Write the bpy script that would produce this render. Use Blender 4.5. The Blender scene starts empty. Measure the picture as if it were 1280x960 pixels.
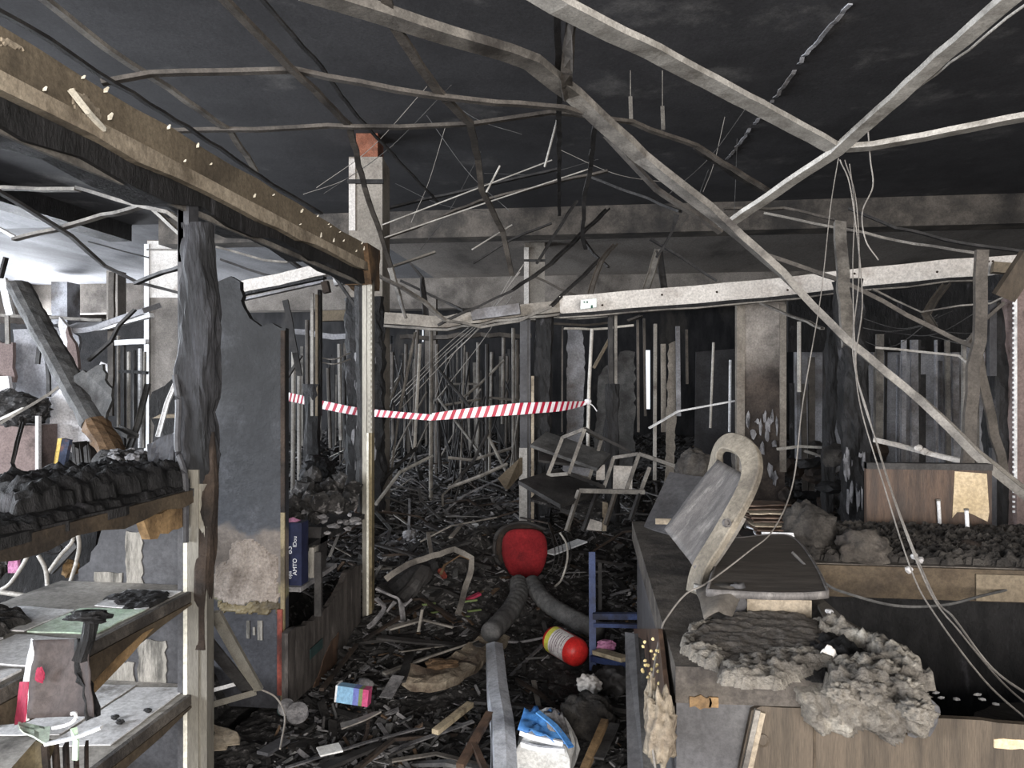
import bpy, bmesh, math, random
from mathutils import Vector, Matrix, noise
R = random.Random(7)
V = Vector
sc = bpy.context.scene
col = sc.collection
# ---------------------------------------------------------------- camera
CAM_H, F = 1.55, 900.0
TH = math.atan(108 / 900.0)
CT, ST = math.cos(TH), math.sin(TH)
cd = bpy.data.cameras.new('camera'); cam = bpy.data.objects.new('camera', cd); col.objects.link(cam)
cd.sensor_width = 36.0; cd.lens = F / 1280 * 36; cd.clip_start = 0.05; cd.clip_end = 200
cam.location = (0, 0, CAM_H); cam.rotation_euler = (math.pi / 2, 0, TH)
sc.camera = cam
# ---------------------------------------------------------------- world, daylight, added fill light, exposure
w = bpy.data.worlds.new('overcast_sky'); sc.world = w; w.use_nodes = True
bg = w.node_tree.nodes['Background']; bg.inputs[0].default_value = (0.80, 0.88, 1.0, 1); bg.inputs[1].default_value = 1.1
def area(name, loc, target, sx, sy, watts, color):
    l = bpy.data.lights.new(name, 'AREA'); l.shape = 'RECTANGLE'; l.size = sx; l.size_y = sy
    l.energy = watts; l.color = color
    o = bpy.data.objects.new(name, l); col.objects.link(o); o.location = loc
    o.rotation_euler = (V(target) - V(loc)).to_track_quat('-Z', 'Y').to_euler()
    return o
area('shopfront_daylight', (1.4, -3.2, 1.6), (0.6, 6, 2.5), 5.0, 2.4, 520, (1.0, 0.94, 0.87))
area('left_window_daylight', (-13.3, 7.0, 2.1), (0, 7.5, 1.2), 9.0, 2.2, 1700, (0.86, 0.92, 1.0))
area('left_rear_fill', (-13.3, 14.6, 2.0), (0.5, 13.0, 2.6), 4.0, 2.2, 1100, (0.9, 0.94, 1.0))  # added to brighten the rear ceiling; the left wall is solid here
area('near_left_light', (-7.0, -2.2, 2.1), (-4.6, 7.0, 1.0), 3.4, 2.0, 700, (0.9, 0.94, 1.0))  # added to brighten the left bay; no window is built at front left
sc.view_settings.view_transform = 'Standard'; sc.view_settings.look = 'None'
sc.view_settings.gamma = 1.0; sc.view_settings.use_curve_mapping = False
sc.view_settings.exposure = 0.62
# ---------------------------------------------------------------- points in the place
def W(px, py, D):
    x = (px - 640) / F * D
    return V((x * CT - D * ST, x * ST + D * CT, CAM_H + (480 - py) / F * D))
def WZ(px, py, Z): return W(px, py, (CAM_H - Z) * F / (py - 480))
def WY(px, py, Y):
    r = (px - 640) / F
    return W(px, py, Y / (r * ST + CT))
def WX(px, py, X):
    r = (px - 640) / F
    return W(px, py, X / (r * CT - ST))
def lin(c):
    return tuple(((x / 255) / 12.92 if x / 255 <= .04045 else ((x / 255 + .055) / 1.055) ** 2.4) for x in c) + (1,)
# ---------------------------------------------------------------- materials
MATS = {}
def mat(name, a, b, third=None, s=4.0, s3=1.6, t3=.55, rough=.85, metal=0.0, bump=.35, bs=35.0, stretch=(1, 1, 1), zr=None, soft3=.08, grime=.30):
    """two tones in noise, an optional third tone in big patches (soot, rust, flaked paint), fine relief.
    zr = [(z, colour, softness)...]: fire marks at fixed heights on the object."""
    m = bpy.data.materials.new(name); m.use_nodes = True; MATS[name] = m
    nt = m.node_tree; N = nt.nodes; L = nt.links; p = N['Principled BSDF']
    tc = N.new('ShaderNodeTexCoord'); oi = N.new('ShaderNodeObjectInfo')
    mul = N.new('ShaderNodeMath'); mul.operation = 'MULTIPLY'; mul.inputs[1].default_value = 31.7
    L.new(oi.outputs['Random'], mul.inputs[0])
    mp = N.new('ShaderNodeMapping'); mp.inputs['Scale'].default_value = stretch
    L.new(tc.outputs['Object'], mp.inputs['Vector'])
    ad = N.new('ShaderNodeVectorMath'); ad.operation = 'ADD'
    L.new(mp.outputs[0], ad.inputs[0]); L.new(mul.outputs[0], ad.inputs[1])
    def nz(scale, detail=6, rgh=.6):
        n = N.new('ShaderNodeTexNoise'); n.inputs['Scale'].default_value = scale
        n.inputs['Detail'].default_value = detail; n.inputs['Roughness'].default_value = rgh
        L.new(ad.outputs[0], n.inputs['Vector']); return n.outputs['Fac']
    def ramp(fac, lo, hi):
        r = N.new('ShaderNodeMapRange'); r.inputs['From Min'].default_value = lo; r.inputs['From Max'].default_value = hi
        r.interpolation_type = 'SMOOTHSTEP'
        L.new(fac, r.inputs['Value']); return r.outputs[0]
    def mix(fac, c1, c2):
        x = N.new('ShaderNodeMix'); x.data_type = 'RGBA'
        L.new(fac, x.inputs['Factor'])
        for i, c in ((6, c1), (7, c2)):
            if isinstance(c, tuple): x.inputs[i].default_value = c
            else: L.new(c, x.inputs[i])
        return x.outputs[2]
    c = mix(ramp(nz(s, 8, .65), .36, .64), lin(a), lin(b))
    if zr:
        sx = N.new('ShaderNodeSeparateXYZ'); L.new(tc.outputs['Object'], sx.inputs[0])
        wob = N.new('ShaderNodeMath'); wob.operation = 'MULTIPLY_ADD'
        L.new(nz(7.0, 5), wob.inputs[0]); wob.inputs[1].default_value = .22; L.new(sx.outputs['Z'], wob.inputs[2])
        for z, cc, sf in zr:
            c = mix(ramp(wob.outputs[0], z + .11 - sf, z + .11 + sf), c, mix(nz(s * 2), lin(cc), lin(tuple(int(q * .6) for q in cc))))
    if third: c = mix(ramp(nz(s3, 7, .62), t3 - soft3, t3 + soft3), c, lin(third))
    if grime:
        gm = N.new('ShaderNodeMix'); gm.data_type = 'RGBA'; gm.blend_type = 'MULTIPLY'; gm.inputs[0].default_value = 1.0
        gr = mix(ramp(nz(s * 6 + 38, 9, .75), .34, .66), (1 - grime, 1 - grime, 1 - grime, 1), (1.12, 1.12, 1.12, 1))
        L.new(c, gm.inputs[6]); L.new(gr, gm.inputs[7]); c = gm.outputs[2]
    L.new(c, p.inputs['Base Color'])
    p.inputs['Metallic'].default_value = metal
    rr = N.new('ShaderNodeMapRange'); rr.inputs['To Min'].default_value = max(.05, rough - .14); rr.inputs['To Max'].default_value = min(1, rough + .12)
    L.new(nz(s * 2.3), rr.inputs['Value']); L.new(rr.outputs[0], p.inputs['Roughness'])
    if bump:
        bm_ = N.new('ShaderNodeBump'); bm_.inputs['Strength'].default_value = bump; bm_.inputs['Distance'].default_value = .02
        L.new(nz(bs, 8, .7), bm_.inputs['Height']); L.new(bm_.outputs[0], p.inputs['Normal'])
    p.inputs['Specular IOR Level'].default_value = .3
    return m
mat('sooted_ceiling', (45, 44, 46), (57, 56, 58), (94, 92, 91), s=1.6, s3=1.5, t3=.66, bump=.15, bs=14, soft3=.10, rough=.9)
mat('ashen_ceiling', (112, 112, 115), (140, 140, 143), (78, 77, 79), s=1.2, s3=.5, t3=.58, bump=.1, bs=10, stretch=(1, .35, 1), soft3=.12)
mat('sooted_concrete', (70, 66, 62), (104, 97, 90), (46, 44, 43), s=3, s3=1.2, bump=.2, bs=20, soft3=.15)
mat('pale_concrete', (112, 106, 100), (140, 133, 126), (62, 58, 55), s=2, s3=.9, t3=.6, bump=.2, bs=16, soft3=.15)
mat('floor_soot', (22, 21, 22), (40, 38, 38), s=5, bump=.5)
mat('back_soot', (24, 24, 26), (44, 43, 44), (70, 66, 62), s=2, s3=.8, t3=.64, bump=.3, soft3=.1, stretch=(2, 2, .6))
mat('rubble', (26, 25, 25), (64, 62, 61), (116, 113, 112), s=14, s3=24, t3=.60, bump=.9, bs=60, soft3=.06)
mat('shelf_pale_paper', (196, 196, 198), (218, 218, 219), (120, 116, 112), s=4, s3=5, t3=.62, bump=.12)
mat('char', (17, 17, 18), (36, 35, 36), (66, 65, 68), s=10, s3=9, t3=.66, rough=.62, bump=1.0, bs=28, stretch=(1, 1, .45), soft3=.05)
mat('char_chip', (24, 23, 23), (46, 44, 43), s=12, bump=.6)
mat('ash_chip', (84, 83, 85), (128, 126, 127), s=12, bump=.5)
mat('pale_chip', (168, 166, 166), (205, 203, 203), (90, 86, 84), s=8, s3=6, bump=.3)
mat('brown_chip', (62, 50, 40), (96, 78, 62), s=9, bump=.5)
mat('grey_steel', (106, 102, 97), (136, 131, 124), (70, 66, 63), s=7, s3=4, t3=.57, rough=.62, metal=.15, bump=.2, bs=60, soft3=.14)
mat('pale_steel', (165, 161, 155), (192, 188, 181), (120, 115, 108), s=7, s3=4, t3=.6, rough=.55, metal=.15, bump=.15, bs=60, soft3=.14)
mat('brown_steel', (76, 71, 66), (96, 90, 84), (54, 50, 47), s=7, s3=4, t3=.57, rough=.7, metal=.1, bump=.25, bs=60, soft3=.14)
mat('dark_steel', (46, 45, 45), (66, 64, 63), (34, 32, 32), s=7, s3=4, rough=.65, metal=.2, bump=.25, bs=50, soft3=.14)
mat('black_wire', (20, 20, 21), (30, 29, 30), rough=.7, bump=.2)
mat('grey_wire', (122, 117, 112), (150, 145, 139), rough=.6, bump=0)
mat('brown_board', (98, 88, 74), (116, 105, 89), (70, 63, 54), s=3, s3=2.2, t3=.6, bump=.25, bs=24, soft3=.12)
mat('tan_board', (146, 134, 117), (168, 156, 138), (98, 88, 75), s=5, s3=4, t3=.56, bump=.3, bs=30, soft3=.12)
mat('cream_flake', (205, 197, 178), (224, 218, 204), bump=.2)
mat('white_plaster', (196, 190, 184), (214, 209, 203), (150, 140, 132), s=3, s3=2.5, t3=.62, bump=.3, bs=30, soft3=.1)
mat('white_metal', (205, 205, 206), (228, 228, 230), (140, 138, 138), s=6, s3=5, t3=.63, rough=.45, bump=.12, soft3=.1)
mat('aluminium', (120, 116, 108), (142, 138, 128), (88, 83, 76), s=3, s3=3, t3=.62, rough=.42, metal=.45, bump=.08, stretch=(6, 6, .5), soft3=.15)
mat('pale_edge', (186, 183, 170), (212, 209, 197), (130, 126, 114), s=3, s3=3, t3=.65, rough=.5, bump=.1)
mat('column_plaster', (128, 122, 114), (152, 145, 136), (92, 82, 74), s=3, s3=2, t3=.6, bump=.35, bs=22, soft3=.12)
mat('burnt_column', (56, 50, 47), (84, 75, 69), (30, 28, 28), s=4, s3=3, t3=.62, bump=.5, bs=20, zr=[(1.45, (196, 188, 180), .22)], soft3=.2)
mat('brick_red', (122, 76, 58), (146, 96, 76), (90, 62, 52), s=9, s3=5, bump=.6)
mat('sooty_panel', (42, 42, 46), (54, 55, 60), (70, 71, 76), s=3, s3=3.5, t3=.63, bump=.25, bs=26, soft3=.15, rough=.6,
    zr=[(.52, (130, 125, 98), .015), (.60, (114, 105, 98), .03), (.86, (58, 60, 66), .02), (1.05, (38, 39, 43), .22), (1.45, (22, 22, 24), .25)])
mat('grey_panel', (58, 58, 61), (76, 76, 79), (46, 45, 47), s=3, s3=2, t3=.58, bump=.15, rough=.6, soft3=.15)
mat('clean_patch', (112, 109, 103), (146, 142, 135), (78, 76, 72), s=9, s3=7, t3=.6, bump=.3, bs=40, stretch=(3, 3, .6))
mat('white_sheet', (206, 207, 210), (226, 227, 229), (140, 138, 138), s=3, s3=4, t3=.68, bump=.1)
mat('green_sheet', (178, 202, 178), (206, 220, 206), (130, 150, 120), s=6, s3=5, t3=.6, bump=.1)
mat('gold_wood', (132, 106, 74), (158, 130, 94), (88, 70, 50), s=6, s3=5, t3=.57, bump=.3, soft3=.15)
mat('brown_edge', (66, 56, 45), (86, 75, 61), (46, 40, 35), s=5, s3=4, t3=.57, bump=.3, soft3=.15)
mat('brown_wood', (66, 52, 44), (88, 70, 58), (44, 36, 32), s=4, s3=2.5, t3=.58, bump=.2, bs=40, stretch=(5, 5, .7), soft3=.15, rough=.55)
mat('pale_wood', (176, 158, 128), (196, 178, 150), (140, 120, 94), s=5, s3=4, t3=.65, bump=.2)
mat('counter_wood', (68, 60, 51), (84, 74, 63), (55, 48, 41), s=3, s3=2.5, t3=.6, bump=.2, bs=30, stretch=(10, 10, .6), rough=.6, soft3=.15)
mat('counter_dark', (76, 75, 77), (94, 93, 94), (58, 57, 58), s=3, s3=2, t3=.58, bump=.15, rough=.65, soft3=.15)
mat('counter_slab', (72, 67, 62), (96, 90, 84), (50, 46, 44), s=7, s3=6, t3=.55, bump=.6, bs=30, soft3=.12)
mat('crust', (104, 99, 93), (138, 132, 123), (178, 172, 161), s=9, s3=7, t3=.62, bump=1.0, bs=45, soft3=.08, rough=.95)
mat('dark_crust', (48, 45, 43), (76, 72, 68), (34, 32, 31), s=9, s3=6, t3=.56, bump=1.0, bs=45, soft3=.1, rough=.95)
mat('chair_frame', (110, 103, 92), (134, 126, 113), (82, 76, 69), s=5, s3=4, t3=.58, bump=.3, bs=30, soft3=.14, rough=.7)
mat('chair_plate', (82, 79, 78), (104, 100, 98), (132, 128, 124), s=7, s3=5, t3=.63, bump=.2, bs=40, stretch=(2, 5, .8), soft3=.1, rough=.6)
mat('chair_seat', (66, 61, 57), (86, 80, 75), s=6, bump=.2, bs=40, stretch=(1, 8, 8), rough=.6)
mat('grey_flap', (84, 79, 74), (92, 87, 81), bump=.1, rough=.8)
mat('red_fabric', (124, 27, 33), (146, 38, 43), (86, 22, 27), s=6, s3=3, t3=.64, bump=.4, bs=90, soft3=.12, rough=.9)
mat('red_paint', (186, 34, 34), (206, 50, 46), (120, 30, 30), s=5, s3=4, t3=.66, bump=.08, rough=.38)
mat('label_white', (196, 190, 188), (214, 209, 207), (150, 140, 140), s=9, s3=14, t3=.6, bump=.1, rough=.6)
mat('label_yellow', (186, 184, 70), (204, 200, 92), (140, 138, 60), s=9, s3=8, t3=.62, bump=.1, rough=.6)
mat('label_ink', (104, 84, 98), (124, 104, 112), bump=0)
mat('blue_metal', (40, 50, 82), (58, 72, 110), (36, 37, 47), s=6, s3=5, t3=.58, rough=.5, metal=.1, bump=.2, soft3=.12)
mat('hose_grey', (70, 70, 70), (92, 91, 90), (54, 52, 52), s=8, s3=5, t3=.57, bump=.35, bs=40, soft3=.14)
mat('duct_white', (168, 172, 180), (196, 199, 206), (108, 110, 116), s=5, s3=4, t3=.58, rough=.5, bump=.15, soft3=.14)
mat('plastic_white', (206, 206, 204), (228, 228, 226), (160, 158, 154), s=5, s3=4, t3=.63, rough=.35, bump=.15)
mat('plastic_blue', (54, 110, 176), (92, 146, 204), (36, 72, 130), s=7, s3=5, t3=.58, rough=.3, bump=.15)
mat('navy_print', (24, 28, 50), (36, 42, 70), (20, 20, 26), s=4, s3=4, t3=.6, rough=.5, bump=.1)
mat('ink_white', (196, 200, 208), (220, 222, 226), bump=0)
mat('tape_white', (226, 222, 224), (240, 238, 240), bump=0, rough=.5)
mat('tape_red', (190, 52, 76), (206, 74, 96), bump=0, rough=.5)
mat('shelf_grey', (136, 132, 126), (176, 172, 166), (76, 72, 67), s=3, s3=2.5, t3=.57, bump=.15, soft3=.1)
mat('rear_ceiling', (146, 139, 133), (172, 165, 158), (100, 95, 91), s=1.2, s3=.6, t3=.58, bump=.1, bs=10, stretch=(1, .35, 1), soft3=.12)  # tone raised to make up for light the rear beam cuts off
mat('grey_char', (32, 32, 34), (60, 60, 64), (22, 22, 23), s=8, s3=6, t3=.57, rough=.62, bump=1.0, bs=26, stretch=(1.6, 1.6, .35), soft3=.1)
mat('bare_plaster', (138, 128, 119), (162, 152, 143), (112, 102, 94), s=6, s3=4, t3=.62, bump=.8, bs=60)
mat('burnt_veneer', (46, 42, 40), (76, 71, 68), (110, 104, 100), s=5, s3=4, t3=.66, bump=.4, bs=30, stretch=(3, 3, .6))
mat('dark_felt', (82, 77, 72), (102, 96, 90), (124, 118, 110), s=7, s3=8, t3=.64, bump=.8, bs=50)
mat('sign_white', (226, 240, 236), (238, 248, 246), bump=0, rough=.4)
mat('sign_green', (40, 80, 66), (60, 100, 84), bump=0)
mat('pink_cloth', (150, 92, 124), (176, 122, 152), (120, 60, 94), s=8, s3=6, t3=.6, bump=.3)
mat('scorched_box', (60, 53, 52), (80, 72, 70), (48, 42, 42), s=4, s3=3, t3=.58, bump=.3, bs=30, soft3=.16, rough=.7)
mat('crimson_card', (132, 34, 58), (152, 50, 74), (92, 26, 42), s=6, s3=5, t3=.63, bump=.1)
mat('wall_white', (214, 212, 214), (236, 234, 236), (96, 88, 86), s=2.5, s3=2.4, t3=.63, bump=.3, bs=24, soft3=.05)
mat('wall_grey', (120, 120, 124), (164, 164, 168), (84, 78, 74), s=1.6, s3=1.4, t3=.56, bump=.25, bs=18, soft3=.14)
mat('mauve_panel', (112, 98, 95), (134, 118, 114), (76, 66, 63), s=3, s3=3, t3=.6, bump=.15, soft3=.12)
mat('book_yellow', (206, 176, 96), (222, 196, 120), bump=.1)
mat('book_blue', (44, 50, 66), (70, 78, 98), (140, 100, 80), s=6, s3=5, t3=.6, bump=.2)
mat('rust_brown', (82, 64, 46), (106, 84, 62), (52, 42, 34), s=6, s3=5, t3=.56, bump=.4, soft3=.12)
mat('teal_print', (24, 42, 42), (34, 54, 54), bump=.2)
mat('red_tube', (108, 52, 44), (128, 66, 56), (70, 42, 38), s=6, s3=5, bump=.1, rough=.45)
mat('gold_edge', (98, 88, 66), (118, 107, 82), (66, 58, 44), s=5, s3=4, t3=.58, bump=.2, rough=.6)
mat('print_blue', (96, 140, 172), (126, 164, 192), bump=.05, rough=.4)
mat('print_violet', (96, 104, 164), (116, 122, 180), bump=.05, rough=.4)
mat('print_green', (96, 108, 70), (114, 128, 86), bump=.05, rough=.4)
mat('print_pink', (166, 60, 100), (182, 80, 118), bump=.05, rough=.4)
mat('yellow_foam', (186, 166, 112), (206, 188, 140), bump=.5)
mat('burnt_foam', (124, 113, 98), (156, 145, 128), (82, 70, 60), s=7, s3=6, t3=.56, bump=.7, bs=40, soft3=.12)
mat('straw_wood', (140, 128, 106), (164, 150, 126), (104, 92, 76), s=6, s3=5, t3=.6, bump=.3, stretch=(3, 3, 3))
mat('pale_post', (140, 136, 131), (168, 164, 158), (96, 90, 85), s=4, s3=4, t3=.6, bump=.2, soft3=.12)
mat('charred_brown', (44, 36, 31), (66, 55, 47), (28, 25, 24), s=7, s3=5, t3=.55, bump=.7, bs=30, soft3=.12)
mat('white_ash', (120, 119, 122), (168, 167, 170), (70, 69, 72), s=14, s3=9, t3=.56, bump=.8, bs=40, stretch=(2, 2, .7))
# ---------------------------------------------------------------- mesh helper
class G:
    def __init__(s): s.v = []; s.f = []
    def add(s, vs, fs):
        n = len(s.v); s.v += [V(p) for p in vs]; s.f += [tuple(i + n for i in f) for f in fs]; return s
    def box(s, a, b):
        x0, y0, z0 = [min(p, q) for p, q in zip(a, b)]; x1, y1, z1 = [max(p, q) for p, q in zip(a, b)]
        return s.add([(x0, y0, z0), (x1, y0, z0), (x1, y1, z0), (x0, y1, z0), (x0, y0, z1), (x1, y0, z1), (x1, y1, z1), (x0, y1, z1)],
                     [(0, 3, 2, 1), (4, 5, 6, 7), (0, 1, 5, 4), (1, 2, 6, 5), (2, 3, 7, 6), (3, 0, 4, 7)])
    def sweep(s, pts, prof, up=(0, 0, 1), twist=0.0, scales=None):
        pts = [V(p) for p in pts]; n = len(prof); rings = []
        for i, p in enumerate(pts):
            t = (pts[min(i + 1, len(pts) - 1)] - pts[max(i - 1, 0)]).normalized()
            u = V(up)
            if abs(t.dot(u)) > .97: u = V((0, 1, 0)) if abs(t.y) < .9 else V((1, 0, 0))
            a = t.cross(u).normalized(); b = a.cross(t).normalized()
            tw = twist * i / max(1, len(pts) - 1); c_, s_ = math.cos(tw), math.sin(tw)
            k = scales[i] if scales else 1
            rings.append([p + k * ((x * c_ - y * s_) * a + (x * s_ + y * c_) * b) for x, y in prof])
        vs = [q for r in rings for q in r]; fs = []
        for i in range(len(pts) - 1):
            for j in range(n):
                k = (j + 1) % n
                fs.append((i * n + j, i * n + k, (i + 1) * n + k, (i + 1) * n + j))
        fs.append(tuple(range(n - 1, -1, -1))); m = (len(pts) - 1) * n; fs.append(tuple(range(m, m + n)))
        return s.add(vs, fs)
    def bar(s, p, q, w, h, up=(0, 0, 1), twist=0): return s.sweep([p, q], [(-w / 2, -h / 2), (w / 2, -h / 2), (w / 2, h / 2), (-w / 2, h / 2)], up, twist)
    def bars(s, pts, w, h, up=(0, 0, 1), twist=0): return s.sweep(pts, [(-w / 2, -h / 2), (w / 2, -h / 2), (w / 2, h / 2), (-w / 2, h / 2)], up, twist)
    def chan(s, pts, w, h, t=.004, up=(0, 0, 1), twist=0.0):       # an open C channel, web down
        return s.sweep(pts, [(-w / 2, 0), (w / 2, 0), (w / 2, h), (w / 2 - t, h), (w / 2 - t, t), (-w / 2 + t, t), (-w / 2 + t, h), (-w / 2, h)], up, twist)
    def angle(s, pts, w, t=.004, up=(0, 0, 1), twist=0.0):
        return s.sweep(pts, [(0, 0), (w, 0), (w, t), (t, t), (t, w), (0, w)], up, twist)
    def tube(s, pts, r, n=8, scales=None):
        return s.sweep(pts, [(r * math.cos(2 * math.pi * i / n), r * math.sin(2 * math.pi * i / n)) for i in range(n)], scales=scales)
    def prism(s, poly, ext):
        n = len(poly); e = V(ext); a = [V(p) for p in poly]
        return s.add(a + [p + e for p in a], [tuple(range(n - 1, -1, -1)), tuple(range(n, 2 * n))] + [(i, (i + 1) % n, n + (i + 1) % n, n + i) for i in range(n)])
    def lathe(s, p, q, prof, n=24):
        p, q = V(p), V(q); t = (q - p).normalized(); a = t.orthogonal().normalized(); b = t.cross(a); L = (q - p).length
        vs = []; fs = []
        for u, r in prof:
            for j in range(n):
                an = 2 * math.pi * j / n; vs.append(p + t * (u * L) + r * (math.cos(an) * a + math.sin(an) * b))
        for i in range(len(prof) - 1):
            for j in range(n):
                k = (j + 1) % n; fs.append((i * n + j, i * n + k, (i + 1) * n + k, (i + 1) * n + j))
        fs.append(tuple(range(n - 1, -1, -1))); m = (len(prof) - 1) * n; fs.append(tuple(range(m, m + n)))
        return s.add(vs, fs)
    def blob(s, c, r, amp=.25, sub=3, seed=0, freq=2.0, rot=0.0):
        bm = bmesh.new(); bmesh.ops.create_icosphere(bm, subdivisions=sub, radius=1.0)
        o = V((seed * 7.31, seed * 3.7, seed * 1.9)); bm.verts.ensure_lookup_table()
        vs = []; cr, sr = math.cos(rot), math.sin(rot)
        for v in bm.verts:
            k = 1 + amp * (noise.fractal(v.co * freq + o, 1.0, 2.0, 4))
            x, y, z = v.co.x * r[0] * k, v.co.y * r[1] * k, v.co.z * r[2] * k
            vs.append((c[0] + x * cr - y * sr, c[1] + x * sr + y * cr, c[2] + z))
        fs = [tuple(v.index for v in f.verts) for f in bm.faces]; bm.free()
        return s.add(vs, fs)
    def lump(s, pts, w, h, amp=.35, seed=0, n=10, up=(0, 0, 1), taper=(1, 1)):    # a rough charred baulk
        pts = smooth_path(pts, .045) if len(pts) > 1 else pts
        base = [(math.cos(2 * math.pi * i / n), math.sin(2 * math.pi * i / n)) for i in range(n)]
        sq = [(x / max(abs(x), abs(y)) * .5 * (.55 + .45 * max(abs(x), abs(y))), y / max(abs(x), abs(y)) * .5 * (.55 + .45 * max(abs(x), abs(y)))) for x, y in base]
        k0 = len(s.v); m_ = len(pts) - 1; s.sweep(pts, [(x * w, y * h) for x, y in sq], up, scales=[min(taper[0] + (1 - taper[0]) * min(1, i / (.3 * m_)), taper[1] + (1 - taper[1]) * min(1, (m_ - i) / (.3 * m_))) for i in range(m_ + 1)])
        for i in range(k0, len(s.v)):
            p = s.v[i]; j = (i - k0) // n; c = pts[min(j, len(pts) - 1)]
            s.v[i] = V(c) + (p - V(c)) * (1 + amp * noise.fractal(V((p.x * 17 + seed * 5, p.y * 17, p.z * 6)), .8, 2.1, 5))
        return s
    def build(s, name, m, parent=None, label=None, cat=None, group=None, kind=None, smooth=False, loc=None):
        me = bpy.data.meshes.new(name)
        if loc is None:
            xs = [p.x for p in s.v]; ys = [p.y for p in s.v]
            loc = V(((min(xs) + max(xs)) / 2, (min(ys) + max(ys)) / 2, min(p.z for p in s.v)))
        loc = V(loc)
        me.from_pydata([tuple(p - loc) for p in s.v], [], s.f)
        me.materials.append(MATS[m] if isinstance(m, str) else m)
        if smooth: me.polygons.foreach_set('use_smooth', [True] * len(me.polygons))
        me.validate()
        o = bpy.data.objects.new(name, me); col.objects.link(o)
        o.location = loc
        if parent:
            o.parent = parent; q = parent; off = V((0, 0, 0))
            while q: off += V(q.location); q = q.parent
            o.location = loc - off
        return tag(o, label, cat, group, kind)
def tag(o, label=None, cat=None, group=None, kind=None):
    if label: o['label'] = label
    if cat: o['category'] = cat
    if group: o['group'] = group
    if kind: o['kind'] = kind
    return o
def thing(name, loc, label, cat, group=None):
    o = bpy.data.objects.new(name, None); o.empty_display_size = .05; col.objects.link(o); o.location = loc
    return tag(o, label, cat, group)
def smooth_path(pts, step=.08, jit=0.0, seed=1):
    """a polyline through the points, finely divided, with small dents"""
    pts = [V(p) for p in pts]; out = []; rr = random.Random(seed)
    for i in range(len(pts) - 1):
        a, b = pts[i], pts[i + 1]; n = max(1, int((b - a).length / step))
        for k in range(n):
            p = a.lerp(b, k / n)
            if jit and (i or k): p = p + V((rr.uniform(-jit, jit), rr.uniform(-jit, jit), rr.uniform(-jit, jit)))
            out.append(p)
    out.append(pts[-1]); return out
def curve_path(pts, n=8):
    """Catmull-Rom through the points: hanging wires, hoses"""
    P = [V(p) for p in pts]; P = [2 * P[0] - P[1]] + P + [2 * P[-1] - P[-2]]; out = []
    for i in range(1, len(P) - 2):
        for k in range(n):
            t = k / n; a, b, c, d = P[i - 1], P[i], P[i + 1], P[i + 2]
            out.append(.5 * ((2 * b) + (c - a) * t + (2 * a - 5 * b + 4 * c - d) * t * t + (3 * b - a - 3 * c + d) * t ** 3))
    out.append(P[-2]); return out
def rag(poly, amp, step, seed=0, edges=None):
    """roughens the given edges of a planar outline (torn, burnt edge)"""
    rr = random.Random(seed); out = []; n = len(poly); P = [V(p) for p in poly]
    nrm = (P[1] - P[0]).cross(P[2] - P[1]).normalized()
    for i in range(n):
        a, b = P[i], P[(i + 1) % n]; out.append(a)
        if edges is not None and i not in edges: continue
        k = max(1, int((b - a).length / step)); d = (b - a).normalized().cross(nrm)
        for j in range(1, k):
            out.append(a.lerp(b, (j + rr.uniform(-.3, .3)) / k) + d * rr.uniform(-amp, amp))
    return out
KEEP = []
def clear_of(p, m=0.0): return all((p[0] - a) ** 2 + (p[1] - b) ** 2 > (r + m) ** 2 for a, b, r in KEEP)
def inside(x, y, poly):
    r = False; j = len(poly) - 1
    for i in range(len(poly)):
        xi, yi = poly[i]; xj, yj = poly[j]
        if (yi > y) != (yj > y) and x < (xj - xi) * (y - yi) / (yj - yi) + xi: r = not r
        j = i
    return r
def crust(g, o, ux, uy, poly, h, step=.012, seed=0, rough=.5, fq=26):
    """a lumpy sheet of fallen mineral fibre lying on a plane: o + x*ux + y*uy, height along ux x uy"""
    o, ux, uy = V(o), V(ux).normalized(), V(uy).normalized(); nn = ux.cross(uy)
    xs = [p[0] for p in poly]; ys = [p[1] for p in poly]; x0, y0 = min(xs) - .04, min(ys) - .04
    nx = int((max(xs) + .04 - x0) / step) + 1; ny = int((max(ys) + .04 - y0) / step) + 1
    idx = {}; ins = {}; sd = V((seed * 3.3, seed * 1.7, 0))
    for i in range(nx):
        for j in range(ny):
            x, y = x0 + i * step, y0 + j * step
            d = noise.noise_vector(V((x * 18, y * 18, 0)) + sd) * .022 + noise.noise_vector(V((x * 55, y * 55, 0)) + sd) * .008
            ins[i, j] = inside(x + d.x, y + d.y, poly)
    vs = []; fs = []
    def vert(i, j):
        if (i, j) not in idx:
            x, y = x0 + i * step, y0 + j * step
            if ins[i, j]:
                cnt = sum(ins.get((i + a, j + b), False) for a in (-3, 0, 3) for b in (-3, 0, 3)) / 9
                z = h * (.35 + .65 * cnt) * (1 + rough * noise.fractal(V((x * fq, y * fq, 0)) + sd, .9, 2.1, 5))
            else: z = -.004
            idx[i, j] = len(vs); vs.append(o + x * ux + y * uy + z * nn)
        return idx[i, j]
    for i in range(nx - 1):
        for j in range(ny - 1):
            if ins[i, j] or ins[i + 1, j] or ins[i, j + 1] or ins[i + 1, j + 1]:
                fs.append((vert(i, j), vert(i + 1, j), vert(i + 1, j + 1), vert(i, j + 1)))
    return g.add(vs, fs)
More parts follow.
